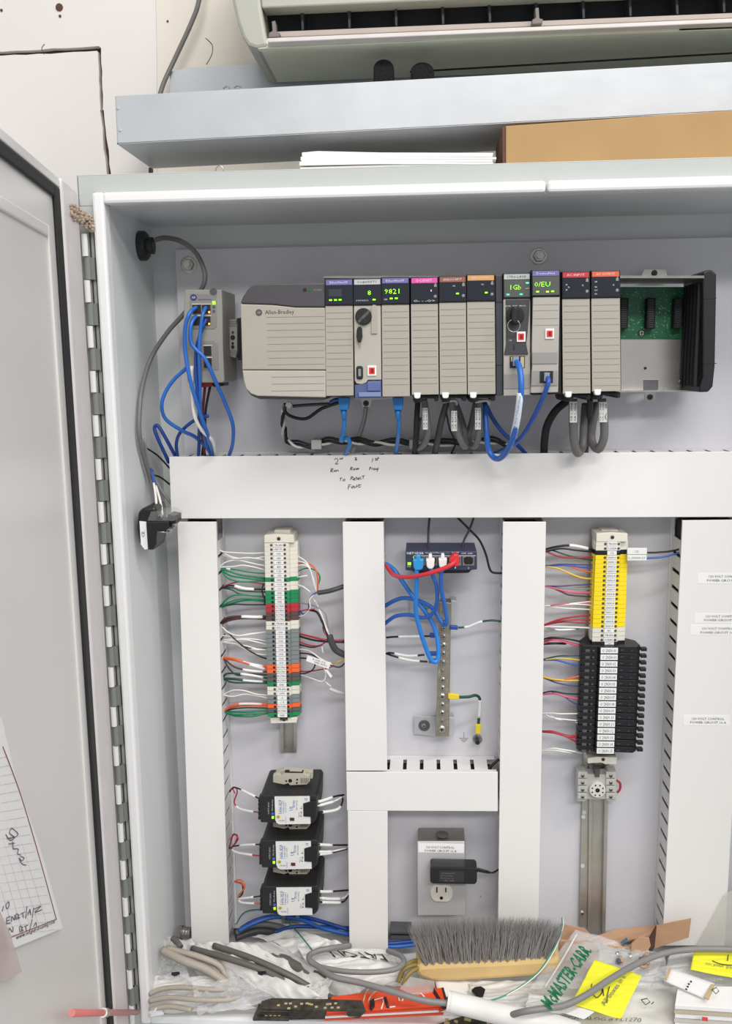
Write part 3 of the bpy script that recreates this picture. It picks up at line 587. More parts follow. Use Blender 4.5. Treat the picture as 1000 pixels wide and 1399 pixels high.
RC('lower_cover', MATS['grey cover'], m8, 727, 481, 762, 497, Y8-.0012, Y8+.003, .0005); RC('lower_cover', MATS['grey cover'], m8, 726, 506, 762, 527, Y8-.0012, Y8+.003, .0005); RC('ethernet_port', blackm, m8, 737.5, 507, 755.5, 523, Y8-.002, Y8+.002)
m9 = module(767.6, 805.4, 370.8, 408, 538, (196, 52, 60), 'AC INPUT', 'io', 'red banded AC input module with cable loop below')
m10 = module(807.6, 846.6, 369.6, 407, 535, (222, 98, 58), 'AC OUTPUT', 'io', 'orange banded AC output module beside the empty slots')
for m, x0, x1, ys, yb in ((m4, 561, 598, 378, 539.5), (m5, 599.6, 636.4, 377, 539.2), (m6, 637.6, 675.6, 375, 539), (m9, 767.6, 805.4, 371, 538), (m10, 807.6, 846.6, 369.6, 535)):
    PR('latch_nub', white, m, [(x0+4, yb-3), (x0+14, yb-3), (x0+13, yb+4), (x0+11, yb+5), (x0+7, yb+5), (x0+5, yb+4)], YM-.001, YM+.012, .001)
    PR('terminal_block', blackm, m, [(x0+3, yb+1), (x1+1, yb+.5), (x1+1, yb+8), (x1-4, yb+9), (x1-5, yb+5), (x0+16, yb+5), (x0+15, yb+10), (x0+5, yb+11), (x0+3, yb+6)], YM+.008, -.06, .0008)
    PR('window_slider', gryw, m, [(x1-5, ys+11), (x1-3, ys+8), (x1-1.5, ys+11), (x1-1.5, ys+14), (x1-5, ys+14)], YM-.0026, YM-.0015); screw('window_screw', P(x1-3.5, ys+27, YM-.002), .002, m, gryw, cross=False, h=.0008)
for y in (386, 393, 397.5, 402.5): TX('0%d' % (int(y) % 9), 814, y-1, YM-.0022, 2.2, 3.5, titlem, m10)
for x, y in ((774, 389), (777, 392.5), (774, 396)): TX('>', x, y, YM-.0022, 2.4, 2.4, titlem, m9)
TX('OK', 796, 390, YM-.0022, 2.4, 2.5, titlem, m9); TX('ok', 838, 389, YM-.0022, 2.4, 2.5, titlem, m10)
for y in (391,): TX('I', 593-4, 397, YM-.0022, 2.6, 1.5, titlem, m4)
TX('O- - -O>', 579.5, 411, YM-.0022, 3, 29, titlem, m4)
TX('CAL', 620, 390.5, YM-.0022, 2, 4, titlem, m5); TX('CAL', 659, 388.5, YM-.0022, 2, 4, titlem, m6)

# ================================================================== left ethernet switch
sw = root('network_switch', 280, 524, -.05, 'tall grey ethernet switch module left of the rack, full of blue cables', 'switch')
YS = -.105
swm = mat('grey switch plastic', (152, 150, 143), .5, var=.03)
PR('housing', swm, sw, [(252, 398), (254, 395.5), (303, 395.5), (304, 430), (304.5, 470), (306.5, 521), (303, 523), (256, 523), (250.5, 440)], YS, -.02, .002)
PR('front_recess', mat('switch face', (136, 134, 130), .5), sw, [(259, 401), (296, 401), (296.5, 446), (293, 450), (259, 450)], YS-.0006, YS+.002, .001)
PR('front_recess', MATS['switch face'], sw, [(266, 465), (293, 465), (298, 470), (299, 506), (268, 506)], YS-.0006, YS+.002, .001)
lg = MB().cyl(P(264.5, 406.3, YS-.0008), (0, 1, 0), .0042, .0008, 18).build('round_logo', mat('navy', (50, 62, 120), .4), sw); TX('AB', 264.5, 406.3, YS-.0014, 3, 5, offw, lg); TX('Allen-Bradley', 280, 409.4, YS-.0008, 3, 19, MATS['navy'], sw)
MB().cyl(P(291.5, 398.5, YS-.0004), (0, 1, 0), .0048, .001, 18).build('release_notch', dgrey, sw)
def port(x0, y0, x1, y1, am=False):
    a = RC('ethernet_port', blackm, sw, x0, y0, x1, y1, YS-.0012, YS+.001); RC('port_rim', offw, a, x0-1, y0-1, x1+1, y0, YS-.0014, YS)
    if am: RC('port_light', leda, a, x1-3, y1-3.4, x1-.6, y1-.8, YS-.0022, YS-.001)
for x0, y0 in ((263, 416), (276, 416), (263, 432), (276, 432)): port(x0, y0, x0+11.5, y0+12.5, x0 > 270)
port(278.5, 472.5, 288.5, 486); port(278.5, 489, 289, 502.5)
RC('status_light', led, sw, 290, 411.5, 294, 416, YS-.0016, YS)
for y in (419, 425): RC('status_light', dgrey, sw, 290.5, y-1.6, 293.5, y+1.6, YS-.0014, YS)
PR('power_connector', mat('red connector', (170, 48, 48), .45), sw, [(268, 521), (290, 523), (290, 528), (268, 530)], YS+.012, -.06, .001)
PR('lower_connector', black, sw, [(290, 522), (305, 521), (306, 527), (292, 529)], YS+.012, -.06, .001)
es = root('rail_end_stop', 318, 488, -.04, 'grey ribbed rail clip between the ethernet switch and the rack', 'rail clip')
PR('body', mat('clip grey', (150, 148, 142), .5), es, [(313, 437), (322, 436), (324, 445), (324, 480), (322, 489), (314, 487)], -.062, -.012, .0008)
for y in (438, 441, 444, 478, 481, 484): RC('rib', darksteel, es, 313, y, 323, y+1.4, -.0628, -.061)
for y, r in ((461, .0032), (469, .0018), (474, .0024), (454, .0016)): MB().cyl(P(318, y, -.0625), (0, 1, 0), r, .001, 10).build('hole', black, es)
PR('dark_rail_end', black, es, [(323.5, 435), (330, 434), (331, 490), (325, 492)], -.05, -.01)

def ether(pts, r, m, label, plug=None, name='ethernet_cable', grp='blue ethernet cables of the left switch'):
    o = TB(pts, r, m, name); tag(o, label, 'cable', grp); return o
gB = 'blue ethernet cables of the left switch'
ether([(268, 420, -.11), (259, 428, -.125), (253, 448, -.125), (253, 480, -.12), (260, 520, -.12), (272, 560, -.11), (284, 595, -.09), (291, 622, -.045)], .0026, blue, 'blue cable bowing out furthest left along front of the tall ethernet switch')
ether([(268, 432, -.11), (261, 444, -.12), (262, 470, -.12), (280, 490, -.12), (294, 520, -.115), (308, 552, -.1), (318, 580, -.09), (318, 605, -.07), (313, 622, -.045)], .0026, blue, 'blue cable curving furthest right below the tall ethernet switch')
ether([(281, 420, -.11), (277, 430, -.12), (274, 450, -.12), (272, 480, -.12), (273, 520, -.11), (274, 560, -.1), (280, 600, -.07), (288, 622, -.045)], .0024, blue, 'blue cable from the upper right port of the tall ethernet switch')
ether([(282, 436, -.11), (275, 452, -.115), (268, 480, -.11), (268, 520, -.11), (272, 560, -.1), (272, 600, -.06), (271, 622, -.045)], .0024, dblue, 'dark blue cable falling straight behind other cables of the switch')
ether([(270, 488, -.1), (258, 500, -.1), (240, 516, -.1), (228, 532, -.1), (221, 552, -.1), (226, 572, -.09), (248, 588, -.08), (268, 598, -.06), (288, 618, -.045)], .0026, blue, 'blue cable looping out to the left then under the switch')
ether([(285, 568, -.08), (266, 574, -.08), (247, 590, -.07), (241, 606, -.06), (243, 626, -.045)], .0024, dblue, 'dark blue cable arching low toward left end of horizontal duct')
ether([(231, 632, -.045), (216, 600, -.06), (211, 585, -.06), (216, 582, -.06), (226, 598, -.06), (239, 622, -.045)], .0026, dblue, 'dark blue hairpin loop at left end of the horizontal duct')
o = TB([(262, 500, -.108), (263, 540, -.1), (266, 568, -.1), (276, 588, -.095), (290, 602, -.08), (295, 622, -.045)], .0026, whtw, 'white_cable'); tag(o, 'white cable hanging among the blue ones below the ethernet switch', 'cable')
o = TB([(280, 528, -.08), (277, 560, -.07), (276, 590, -.06), (280, 622, -.045)], .002, mat('dark red cable', (110, 40, 48), .5), 'power_wire'); tag(o, 'dark red wire from the bottom connector of the ethernet switch', 'wire')
o = TB([(287, 528, -.08), (281, 560, -.07), (280, 590, -.055), (276, 622, -.045)], .0018, blkw, 'power_wire'); tag(o, 'black wire from the bottom connector of the ethernet switch', 'wire')

# gland and grey cable
gY = wallY(193, 336, .002)
gd = MB().lathe(P(193, 336, gY), (1, -.02, 0), [(-.003, .02), (.006, .02), (.009, .017), (.01, .0115), (.017, .0115), (.018, .008)], 22).build('cable_gland', mat('black gland', (44, 46, 48), .4)); tag(gd, 'round black cable gland on left cabinet wall', 'cable gland')
W[gd.name] = gd.location.copy(); 
o = TB(onwall([(212, 328, gY), (226, 325, gY), (248, 330, -.055), (268, 346, -.055), (279, 370, -.055), (279, 386, -.055), (272, 400, -.05), (252, 428, -.05), (228, 455, -.05), (206, 490, -.05), (194, 530, -.05), (190, 570, -.05), (191, 600, -.055), (198, 630, -.06), (206, 655, -.07), (212, 668, -.08)], .006), .0034, greyc, 'control_cable'); tag(o, 'long dark grey cable running from gland behind the ethernet switch down left wall', 'cable')
o = TB(onwall([(197, 600, -.055), (205, 640, -.06), (222, 672, -.055), (236, 690, -.05)], .006), .0022, gryw, 'control_cable'); tag(o, 'thin grey cable curving to left end of the horizontal duct', 'cable')
for i, (a, b, lb) in enumerate([((200, 612), (232, 640), 'upper'), ((206, 648), (232, 662), 'lower')]):
    o = TB(onwall([(a[0], a[1], -.05), ((a[0]+b[0])/2, (a[1]+b[1])/2-3, -.045), (b[0], b[1], -.04)]), .0013, blkw, 'black_wire'); tag(o, lb+' of two short black wires entering left end of the horizontal duct', 'wire')
for i, (pts, lb) in enumerate([([(206, 640, -.07), (210, 660, -.08), (213, 680, -.1), (214, 700, -.115)], 'left'), ([(208, 642, -.07), (213, 664, -.08), (219, 685, -.1), (222, 704, -.115)], 'right')]):
    pts = onwall(pts)
    o = TB(pts[:3], .0013, dblue, 'door_switch_wire'); tag(o, lb+' of two thin blue wires with white sleeves above the door switch', 'wire'); TB(pts[1:], .0017, whtw, 'white_sleeve', o)
# door switch on the left wall
ds = root('door_switch', 212, 750, -.11, 'black door light switch with white label on left cabinet wall', 'switch')
PR('wall_plate', black, ds, [(188, 700), (196, 693), (212, 692), (214, 700), (214, 735), (211, 752), (200, 752), (190, 742), (186.5, 722)], -.135, -.085, .004)
PR('white_label', white, ds, [(190.5, 712), (199.5, 713), (202, 750), (198, 751), (192.5, 744)], -.1365, -.135)
TX('CE', 195.5, 730, -.1367, 4, 8, ink, ds, 85)
PR('switch_body', black, ds, [(200.5, 713), (230, 712), (231, 726), (214, 727.5), (213.5, 744), (208, 751), (203, 751)], -.14, -.1, .0015)
PR('clear_terminal_cover', mat('clear cover', (190, 190, 186), .1, alpha=.22), ds, [(201, 712), (206, 699), (231, 699), (239, 704), (238, 712)], -.138, -.1, .001)
screw('terminal_screw', P(219, 706, -.139), .0035, ds); screw('terminal_screw', P(231, 725, -.139), .0032, ds); screw('terminal_screw', P(238, 718, -.13), .0032, ds)
PR('terminal_block', black, ds, [(229, 703), (240, 705), (240, 716), (230, 724)], -.13, -.1, .001)
MB().tube([P(211, 726, -.139), P(228, 727.5, -.139)], .0008, 6).build('pin', steel, ds)

# ================================================================== cables below the rack
def pair(px, lb, m=blue, loc=-.1): pass
def plugcable(x, label, pts, m=cyan):
    o = TB(pts, .0028, m, 'ethernet_cable'); tag(o, label, 'cable')
    PR('plug', m, o, [(x-8, 543), (x+7, 543), (x+6.5, 554), (x+5, 560), (x-5, 560), (x-7, 554)], -.128, -.112, .001)
    MB().tube([P(x-.5, 559, -.12), P(x, 573, -.12)], .0045, 10, False, .0034).build('strain_relief', m, o); return o
plugcable(470, 'cyan ethernet cable plugged under the first module and knotted above the duct', [(470, 565, -.12), (470, 585, -.115), (466, 602, -.1), (474, 598, -.09), (478, 606, -.085), (474, 616, -.07), (469, 626, -.04)], mat('mid cyan', (40, 125, 200), .35))
plugcable(544, 'cyan ethernet cable plugged under the 9821 module', [(545, 565, -.12), (545, 585, -.11), (543, 605, -.08), (540, 624, -.04)], MATS['mid cyan'])
o = TB([(500, 556, -.03), (497, 575, -.028), (489, 600, -.025), (478, 626, -.02)], .003, mat('plain grey band', (150, 148, 146), .4, .3), 'grey_band'); tag(o, 'grey band running down under the key switch module', 'strap')  # grey band from the tab screw down to the duct
# twisted black and white pair
for ph, m, nm, lb in ((0, blkw, 'twisted_wire', 'black wire of the twisted bundle along the top of the duct'), (PI, whtw, 'twisted_wire', 'white wire of the twisted bundle along the top of the duct')):
    base = [(388, 556), (387, 575), (389, 595), (400, 607), (425, 610), (450, 604), (480, 604), (510, 606), (545, 606), (590, 607), (640, 606), (676, 604), (700, 612)]
    sp_ = spline([Vector((a, b, 0)) for a, b in base], 10); pts = []
    for i, v in enumerate(sp_): a = i*.42+ph; pts.append(P(v.x, v.y, -.03)+Vector((0 if i > 25 else .0022*math.sin(a), .0022*math.cos(a), .0022*math.sin(a))))
    o = MB().tube(pts, .0021, 6, False).build(nm, m); tag(o, lb, 'wire')
    if m == blkw:
        k = MB().tube([p+Vector((0, .001, .0045)) for p in pts[::3]], .0019, 6).build('second_strand', mat('dark green black wire', (26, 46, 42), .5), o)
for x, n in ((432, 'left'), (566, 'right')):
    o = RC('tie_mount', mat('tie mount', (208, 206, 196), .4, alpha=.85), None, x-7, 601, x+7, 614, -.037, 0, .001); tag(o, n+' of two translucent cable tie mounts above the duct', 'tie mount')
o = TB([(395, 552, -.08), (388, 558, -.06), (396, 568, -.05), (418, 572, -.05), (440, 558, -.06), (470, 548, -.08)], .0024, blkw, 'supply_cable'); tag(o, 'black wires looping below the rack power supply', 'cable')
TB([(400, 555, -.07), (425, 553, -.07), (450, 552, -.08)], .0022, dgreyc, 'second_strand', o)
hexnut('ring_terminal', P(395, 553, -.08), .005, .004, o)
o = TB([(476, 552, -.09), (462, 546, -.1), (452, 549, -.09)], .0026, dblue, 'cable_stub'); tag(o, 'dark blue cable stub tucked behind the first cyan plug', 'cable')
lblm = mat('cable label', (236, 236, 232), .5)
def taglabel(o, x, y, w_, h_, Y, lines, rot=90):
    s = PR('wrap_label', lblm, o, [(x-w_/2, y-h_/2), (x+w_/2, y-h_/2), (x+w_/2, y+h_/2), (x-w_/2, y+h_/2)], Y, Y+.004, .0006)
    for i, l in enumerate(lines): TX(l, x+(i-(len(lines)-1)/2)*(w_/len(lines)), y, Y-.0002, w_/len(lines)*.62, h_*.85, ink, s, 90)
def loop(pts, r, m, label, tg=None):
    o = TB(pts, r, m, 'io_cable', n=12); tag(o, label, 'cable')
    if tg: taglabel(o, *tg)
    return o
loop([(571, 545, -.1), (569, 575, -.1), (568, 600, -.09), (566, 622, -.045)], .0036, blackm, 'black cable under the pink banded module')
loop([(579, 545, -.105), (583, 570, -.105), (585, 590, -.1), (580, 606, -.085), (570, 612, -.06), (568, 602, -.05), (572, 570, -.05)], .0042, greyc, 'grey looped cable with tag CA 30D13 under the pink banded module', (581, 572, 7, 30, -.1105, ['CA 30D13', 'CA 30D13']))
loop([(611, 548, -.1), (603, 575, -.095), (598, 600, -.08), (594, 622, -.045)], .0042, dgreyc, 'dark grey straight cable between the pink and brown banded modules')
loop([(607, 548, -.1), (614, 585, -.07), (622, 605, -.05), (615, 622, -.035)], .0012, blkw, 'thin black wire between cable loops below the rack')
loop([(617, 545, -.105), (620, 570, -.105), (628, 598, -.1), (636, 610, -.085), (634, 585, -.065), (622, 550, -.06)], .0042, greyc, 'grey looped cable with leaning tag CA 40P06 under the brown banded module', (620.5, 575, 8, 28, -.1105, ['CA 40P06', 'CA 40P06']))
loop([(655, 545, -.105), (655, 572, -.105), (654, 595, -.1), (648, 610, -.085), (640, 600, -.065), (645, 575, -.06), (650, 550, -.06)], .0042, greyc, 'grey looped cable with tag CA 40900 under the amber banded module', (653, 572, 8, 30, -.1105, ['CA 40900', 'CA 40900']))
loop([(779, 545, -.08), (760, 560, -.08), (748, 580, -.07), (744, 600, -.055), (743, 624, -.04)], .0052, blackm, 'thick black cable bending down left of the AC input cable')
loop([(783, 545, -.105), (783, 570, -.105), (784, 600, -.1), (789, 619, -.09), (796, 608, -.075), (798, 580, -.07), (800, 552, -.06)], .0056, greyc, 'thick grey looped cable with tag CA I 0008 under the AC input module', (783.5, 563, 10, 29, -.112, ['CA I_0008', 'CA I_0008']))
loop([(806, 545, -.075), (806, 570, -.07), (802, 600, -.055), (799, 624, -.04)], .0042, dgreyc, 'dark grey cable between the two thick grey cable loops')
loop([(822, 545, -.105), (825, 570, -.105), (825, 598, -.1), (817, 614, -.09), (808, 600, -.075), (811, 570, -.07), (816, 552, -.06)], .0056, greyc, 'thick grey looped cable with tag CA O 0009 under the AC output module', (824, 563, 11, 28, -.112, ['CA O_0009', 'CA O_0009', 'A 0']))
bl = TB([(704, 493, -.157), (709, 500, -.17), (712, 520, -.18), (711, 545, -.18), (706, 575, -.17), (700, 600, -.155), (690, 620, -.13), (679, 627, -.11), (669, 618, -.1), (665, 595, -.1), (662, 550, -.09)], .0038, blue, 'ethernet_cable', n=12); tag(bl, 'blue ethernet cable with white printed sleeve dipping in front of the duct', 'cable')
sl = TB([(710.5, 537, -.1805), (709.5, 550, -.1795), (706, 575, -.17), (701, 597, -.156)], .0043, mat('white sleeve', (226, 232, 240), .4), 'printed_sleeve', bl, 12)
for y, a in ((548, 80), (562, 78), (577, 76), (589, 72)): TX('P-1056-24', 709.5-(y-548)*.19, y, -.185, 2.6, 13, dblue, sl, a)
RC('plug', mat('clear plug', (190, 205, 225), .15, alpha=.5), bl, 701, 487, 709, 500, -.163, -.145, .0006)
o = TB([(748, 515, -.16), (749, 523, -.168), (741, 545, -.16), (729, 570, -.14), (712, 598, -.11), (693, 612, -.08), (675, 620, -.045)], .003, mat('royal cable', (40, 84, 170), .35), 'ethernet_cable'); tag(o, 'blue ethernet cable from the 0/EU module curving down left', 'cable')
RC('plug', MATS['clear plug'], o, 743.5, 509, 751, 521, -.163, -.145, .0006)
o = TB([(662, 548, -.08), (672, 570, -.075), (688, 592, -.07), (705, 606, -.055), (720, 622, -.04)], .003, dblue, 'ethernet_cable'); tag(o, 'dark blue cable crossing behind the sleeved blue cable down to the right', 'cable')
for (x, n) in ((611, 'under the brown banded module'), (655, 'under the amber banded module')):
    o = MB().tube([P(x-6, 549, -.112), P(x+10, 547, -.112), P(x+13, 552, -.1)], .0022, 6).build('cable_tie', mat('pale tie', (196, 194, 184), .5)); tag(o, 'pale plastic cable tie '+n, 'cable tie')

# ================================================================== left terminal strip
rail = mat('din rail', (196, 192, 186), .35, .8, var=.08, scale=50)
def dinrail(name, x0, x1, y0, y1, Y, label, xb0=None, xb1=None):
    o = root(name, (x0+x1)/2, y1, Y, label, 'rail'); xb0 = x0 if xb0 is None else xb0; xb1 = x1 if xb1 is None else xb1
    w_ = x1-x0; wb = xb1-xb0
    def strip(nm, a, b, Yf): PR(nm, rail, o, [(x0+w_*a, y0), (x0+w_*b, y0), (xb0+wb*b, y1), (xb0+wb*a, y1)], Yf, Yf+.001, 0)
    strip('rail_flange', 0, .2, -.0095); strip('rail_flange', .8, 1, -.0095); strip('rail_channel', .2, .8, -.0022)
    for a in (.19, .79): PR('rail_web', rail, o, [(x0+w_*a, y0), (x0+w_*(a+.025), y0), (xb0+wb*(a+.025), y1), (xb0+wb*a, y1)], -.0095, -.002)
    return o
dinrail('din_rail', 381, 406, 740, 1028, -.008, 'steel mounting rail showing below the left terminal strip', 383, 405)
YB = -.05
lt = ['TB-AN', 'INPUTS', '+AD', '-AD', '+BD', '-BD', '+CD', '-CD', 'GND', '+CC', '-CC', 'GND', 'GND', 'GND', 'RC7RM', 'RC7RM', 'RC7RE', 'RC7RE', 'TB-BN', 'ITS-11', 'CH0', 'CH1', 'CH2', 'CH3', 'CH4', 'CH5', 'CH6', 'CH7', 'RC780', 'RC780', 'RC783', 'RC783', 'GND', 'TB-AN', 'OP4', '-O', '-1', 'RC783', 'RC783', 'GND']
lc = 'WWWWWWWWGWWGGGRRBBWWYYYYYYYYOODDGWWYYODG'
cm = {'W': (offw, 'off-white'), 'G': (greenT, 'green'), 'R': (redT, 'red'), 'B': (brnT, 'brown'), 'Y': (gryT, 'grey'), 'O': (orgT, 'orange'), 'D': (dgyT, 'dark grey')}
def termblock(xl, xr, xa, y0, y1, m, txt, label, grp, tm=ink, side=True):
    o = root('terminal_block', (xl+xr)/2, y1, -.02, label, 'terminal', grp)
    a = P(xl, y0, YB); b = P(xr, y1, YB); zt_, zb_ = a.z-.0001, b.z+.0001; x0, x1 = a.x, b.x
    # body with stepped profile in X-Y, extruded along Z
    prof = [(x0+.001, -.012), (x0-.0015, -.03), (x0-.0015, -.040), (x0, -.042), (x0, -.049), (x1-.008, -.049), (x1-.006, -.044), (x1+.004, -.042), (x1+.005, -.028), (x1+.001, -.012)]
    mb = MB(); n = len(prof); mb.v = [(x, y, zb_) for x, y in prof]+[(x, y, zt_) for x, y in prof]
    mb.f = [tuple(range(n-1, -1, -1)), tuple(range(n, 2*n))]+[(i, n+i, n+(i+1) % n, (i+1) % n)[::-1] for i in range(n)]
    mb.build('body', m, o, .0003)
    yc = (y0+y1)/2
    mk = RC('marker', white, o, xa-6.4, y0+.35, xa+6.4, y1-.35, -.0505, -.0488)
    if txt: TX(txt, xa, yc, -.0505, 2.6, min(10.5, 2.3*len(txt)), tm, mk)
    for x in (xa-9.6, xa+8.6):
        MB().lathe(P(x, yc, -.0486), (0, -1, 0), [(-.002, .0017), (.0008, .0019), (.0011, .0013)], 10).build('clamp_screw', brnT if m in (offw, yelT) else black, o)
    return o
y0, pt = 741.7, 5.964
cnt = {}
tot = {c: lc.count(c) for c in lc}
gT = 'terminal blocks of the left strip'
for i in range(40):
    c = lc[i]; k = cnt.get(c, 0); cnt[c] = k+1
    ya = y0+i*pt; f = i/39; xl = 361+4.6*f; xa = 380.3+5.5*f; xr = 401.8+3*f
    above = {'G': '', }.get(c, '')
    termblock(xl, xr, xa, ya, ya+pt, cm[c][0], lt[i], '%s terminal block, %s %s one from the top of the left terminal strip' % (cm[c][1], nth(k), cm[c][1]), gT)
def endstop(pts_top, hole, pts_clip, Y0, label):
    o = root('end_stop', hole[0], hole[1]+4, -.02, label, 'end stop')
    PR('body', offw, o, pts_top, Y0, -.012, .0006); screw('screw', P(hole[0], hole[1], Y0), .0028, o, brnT, h=.001)
    if pts_clip: PR('rail_foot', offw, o, pts_clip, -.035, -.01, .0006)
    return o
endstop([(361, 731.5), (375, 730), (401, 731), (402, 741.4), (361, 741.4)], (380.8, 736), [(375, 724), (396, 724), (398, 731), (374, 731)], -.05, 'off-white end stop on top of the left terminal strip')
o = endstop([(369, 980.6), (382, 980.6), (382, 985), (393, 985), (393, 980.6), (406, 980.6), (405, 987.5), (370, 988.5)], (388, 983), None, -.045, 'off-white end stop under the left terminal strip')
BXo = P(404, 746, -.045); o = MB().pp([(403.5, 739), (405.5, 739), (407, 800), (405, 800)], -.036, -.02).build('side_jumper', offw); tag(o, 'pale side cover strip at upper right of the left terminal strip', 'cover strip')

def wires(specs, ox, oy, k, side, strip, Y0=-.035, Y1=-.035, r=.00085):
    seen = {}
    for m, col_, pts in specs:
        seen[col_] = seen.get(col_, 0)+1
    cnt = {}
    for m, col_, pts in specs:
        n = cnt.get(col_, 0); cnt[col_] = n+1
        rr = r
        if isinstance(m, tuple): m, rr = m
        L = len(pts); q = []
        for i, (x, y) in enumerate(pts):
            t = i/(L-1); q.append((ox+x/k, oy+y/k, Y0+(Y1-Y0)*t-.006*math.sin(PI*t)-(n % 3)*.0012*math.sin(PI*t)))
        o = TB(q, rr*1.25, m, 'control_wire', n=6)
        who = ('only ' if seen[col_] == 1 else nth(n)+' ')+col_+' wire from the top '+side+' the '+strip
        if seen[col_] == 1: who = who.replace(' from the top', '')
        tag(o, who, 'wire', 'wires '+side+' the '+strip)
        yield o, q
def sleeve(o, q, a, b, m=lblm, r=.0014, txt=None):
    k = spline([P(*p) for p in q], 8); n = len(k); i0, i1 = int(a*(n-1)), int(b*(n-1))
    s = MB().tube(k[i0:i1+1], r*1.1, 8, False).build('wire_sleeve', m, o); return s
W_, G_, DG, R_, K_, BR, O_, Yy = whtw, grnw, dgrn, redw, blkw, brnw, orgw, yelw
left1 = [(W_, 'white', [(50, 255), (80, 270), (200, 278), (280, 280), (365, 275)]), (W_, 'white', [(60, 262), (120, 300), (230, 318), (365, 302)]), (W_, 'white', [(66, 288), (150, 315), (250, 310), (365, 326)]),
 (W_, 'white', [(50, 375), (90, 342), (170, 325), (260, 345), (365, 366)]), (W_, 'white', [(50, 375), (150, 370), (220, 362), (365, 393)]),
 ((G_, .0011), 'green', [(52, 380), (110, 402), (200, 428), (368, 450)]), ((G_, .0011), 'green', [(54, 385), (120, 430), (250, 452), (368, 462)]), ((G_, .001), 'green', [(60, 385), (100, 445), (200, 474), (368, 466)]), (G_, 'green', [(55, 382), (150, 390), (250, 408), (368, 418)]),
 (R_, 'red', [(48, 522), (110, 492), (190, 473), (270, 478), (368, 494)]), ((K_, .0011), 'black', [(52, 520), (130, 500), (230, 522), (368, 525)]), (DG, 'dark green', [(54, 516), (130, 528), (200, 560), (368, 576)]), (DG, 'dark green', [(54, 518), (140, 515), (200, 535), (368, 545)]),
 ((G_, .0011), 'green', [(52, 652), (100, 592), (180, 563), (370, 580)]), ((G_, .0011), 'green', [(52, 654), (120, 612), (220, 590), (370, 600)]), ((G_, .0011), 'green', [(54, 655), (140, 620), (250, 600), (370, 612)]), (K_, 'black', [(60, 648), (150, 628), (250, 631), (370, 630)]),
 ((BR, .0019), 'brown', [(55, 762), (105, 722), (200, 713), (300, 715), (372, 712)]), ((BR, .0015), 'brown', [(58, 765), (120, 736), (220, 722), (372, 727)]),
 (W_, 'white', [(60, 772), (110, 820), (180, 842), (290, 828), (382, 814)]), (W_, 'white', [(65, 842), (160, 845), (260, 828), (382, 816)]), (W_, 'white', [(65, 872), (200, 862), (300, 868), (384, 882)]), (W_, 'white', [(65, 887), (200, 868), (300, 885), (386, 907)]), (W_, 'white', [(65, 885), (200, 905), (300, 930), (386, 936)]),
 (K_, 'black', [(58, 768), (150, 862), (250, 942), (340, 990), (388, 1002)])]
Ws = list(wires(left1, 290, 700, 5, 'left of', 'upper left terminal strip'))
sleeve(*Ws[10], .45, .8, r=.0022); sleeve(*Ws[17], .5, .9, r=.0023); sleeve(*Ws[8], .2, .25)
o = MB().tube([P(360, 797, -.045), P(358, 808, -.047), P(362, 820, -.047), P(361, 826, -.045)], .0012, 6).build('black_tie_loop', blkw); tag(o, 'short black wire looping at left edge of green terminals', 'wire')
left2 = [(W_, 'white', [(150, -10), (200, 20), (280, 62), (388, 76)]), (W_, 'white', [(200, 15), (300, 37), (388, 38)]), (DG, 'pale green', [(190, 5), (260, 26), (388, 30)]),
 ((O_, .0013), 'orange', [(70, 90), (150, 100), (250, 132), (390, 158)]), ((O_, .0013), 'orange', [(75, 96), (190, 118), (290, 150), (390, 178)]), ((BR, .001), 'brown', [(80, 96), (150, 155), (250, 180), (390, 190)]), ((K_, .001), 'black', [(80, 98), (110, 160), (170, 212), (250, 203), (390, 212)]),
 ((DG, .0013), 'dark green', [(70, 232), (110, 200), (250, 210), (390, 236)]), ((DG, .0015), 'dark green', [(72, 236), (150, 238), (250, 250), (390, 258)]), ((DG, .001), 'dark green', [(75, 238), (140, 262), (250, 264), (390, 268)]),
 (W_, 'white', [(75, 345), (140, 316), (220, 318), (300, 342), (394, 350)]), (W_, 'white', [(75, 346), (140, 358), (220, 342), (300, 352), (396, 372)]),
 ((O_, .0015), 'orange', [(85, 456), (140, 418), (220, 407), (396, 411)]), ((O_, .001), 'orange', [(88, 456), (160, 428), (250, 420), (396, 428)]), (K_, 'black', [(85, 460), (150, 442), (250, 434), (396, 440)]),
 ((G_, .0012), 'green', [(85, 462), (160, 462), (250, 462), (398, 452)]), ((G_, .0012), 'green', [(90, 466), (160, 490), (280, 492), (398, 462)]), ((G_, .0011), 'green', [(88, 464), (150, 480), (250, 478), (398, 474)])]
Ws = list(wires(left2, 290, 880, 5, 'left of', 'lower left terminal strip'))
for i in (3, 4, 5, 7, 8, 12): sleeve(*Ws[i], .55, .9, r=.0017)
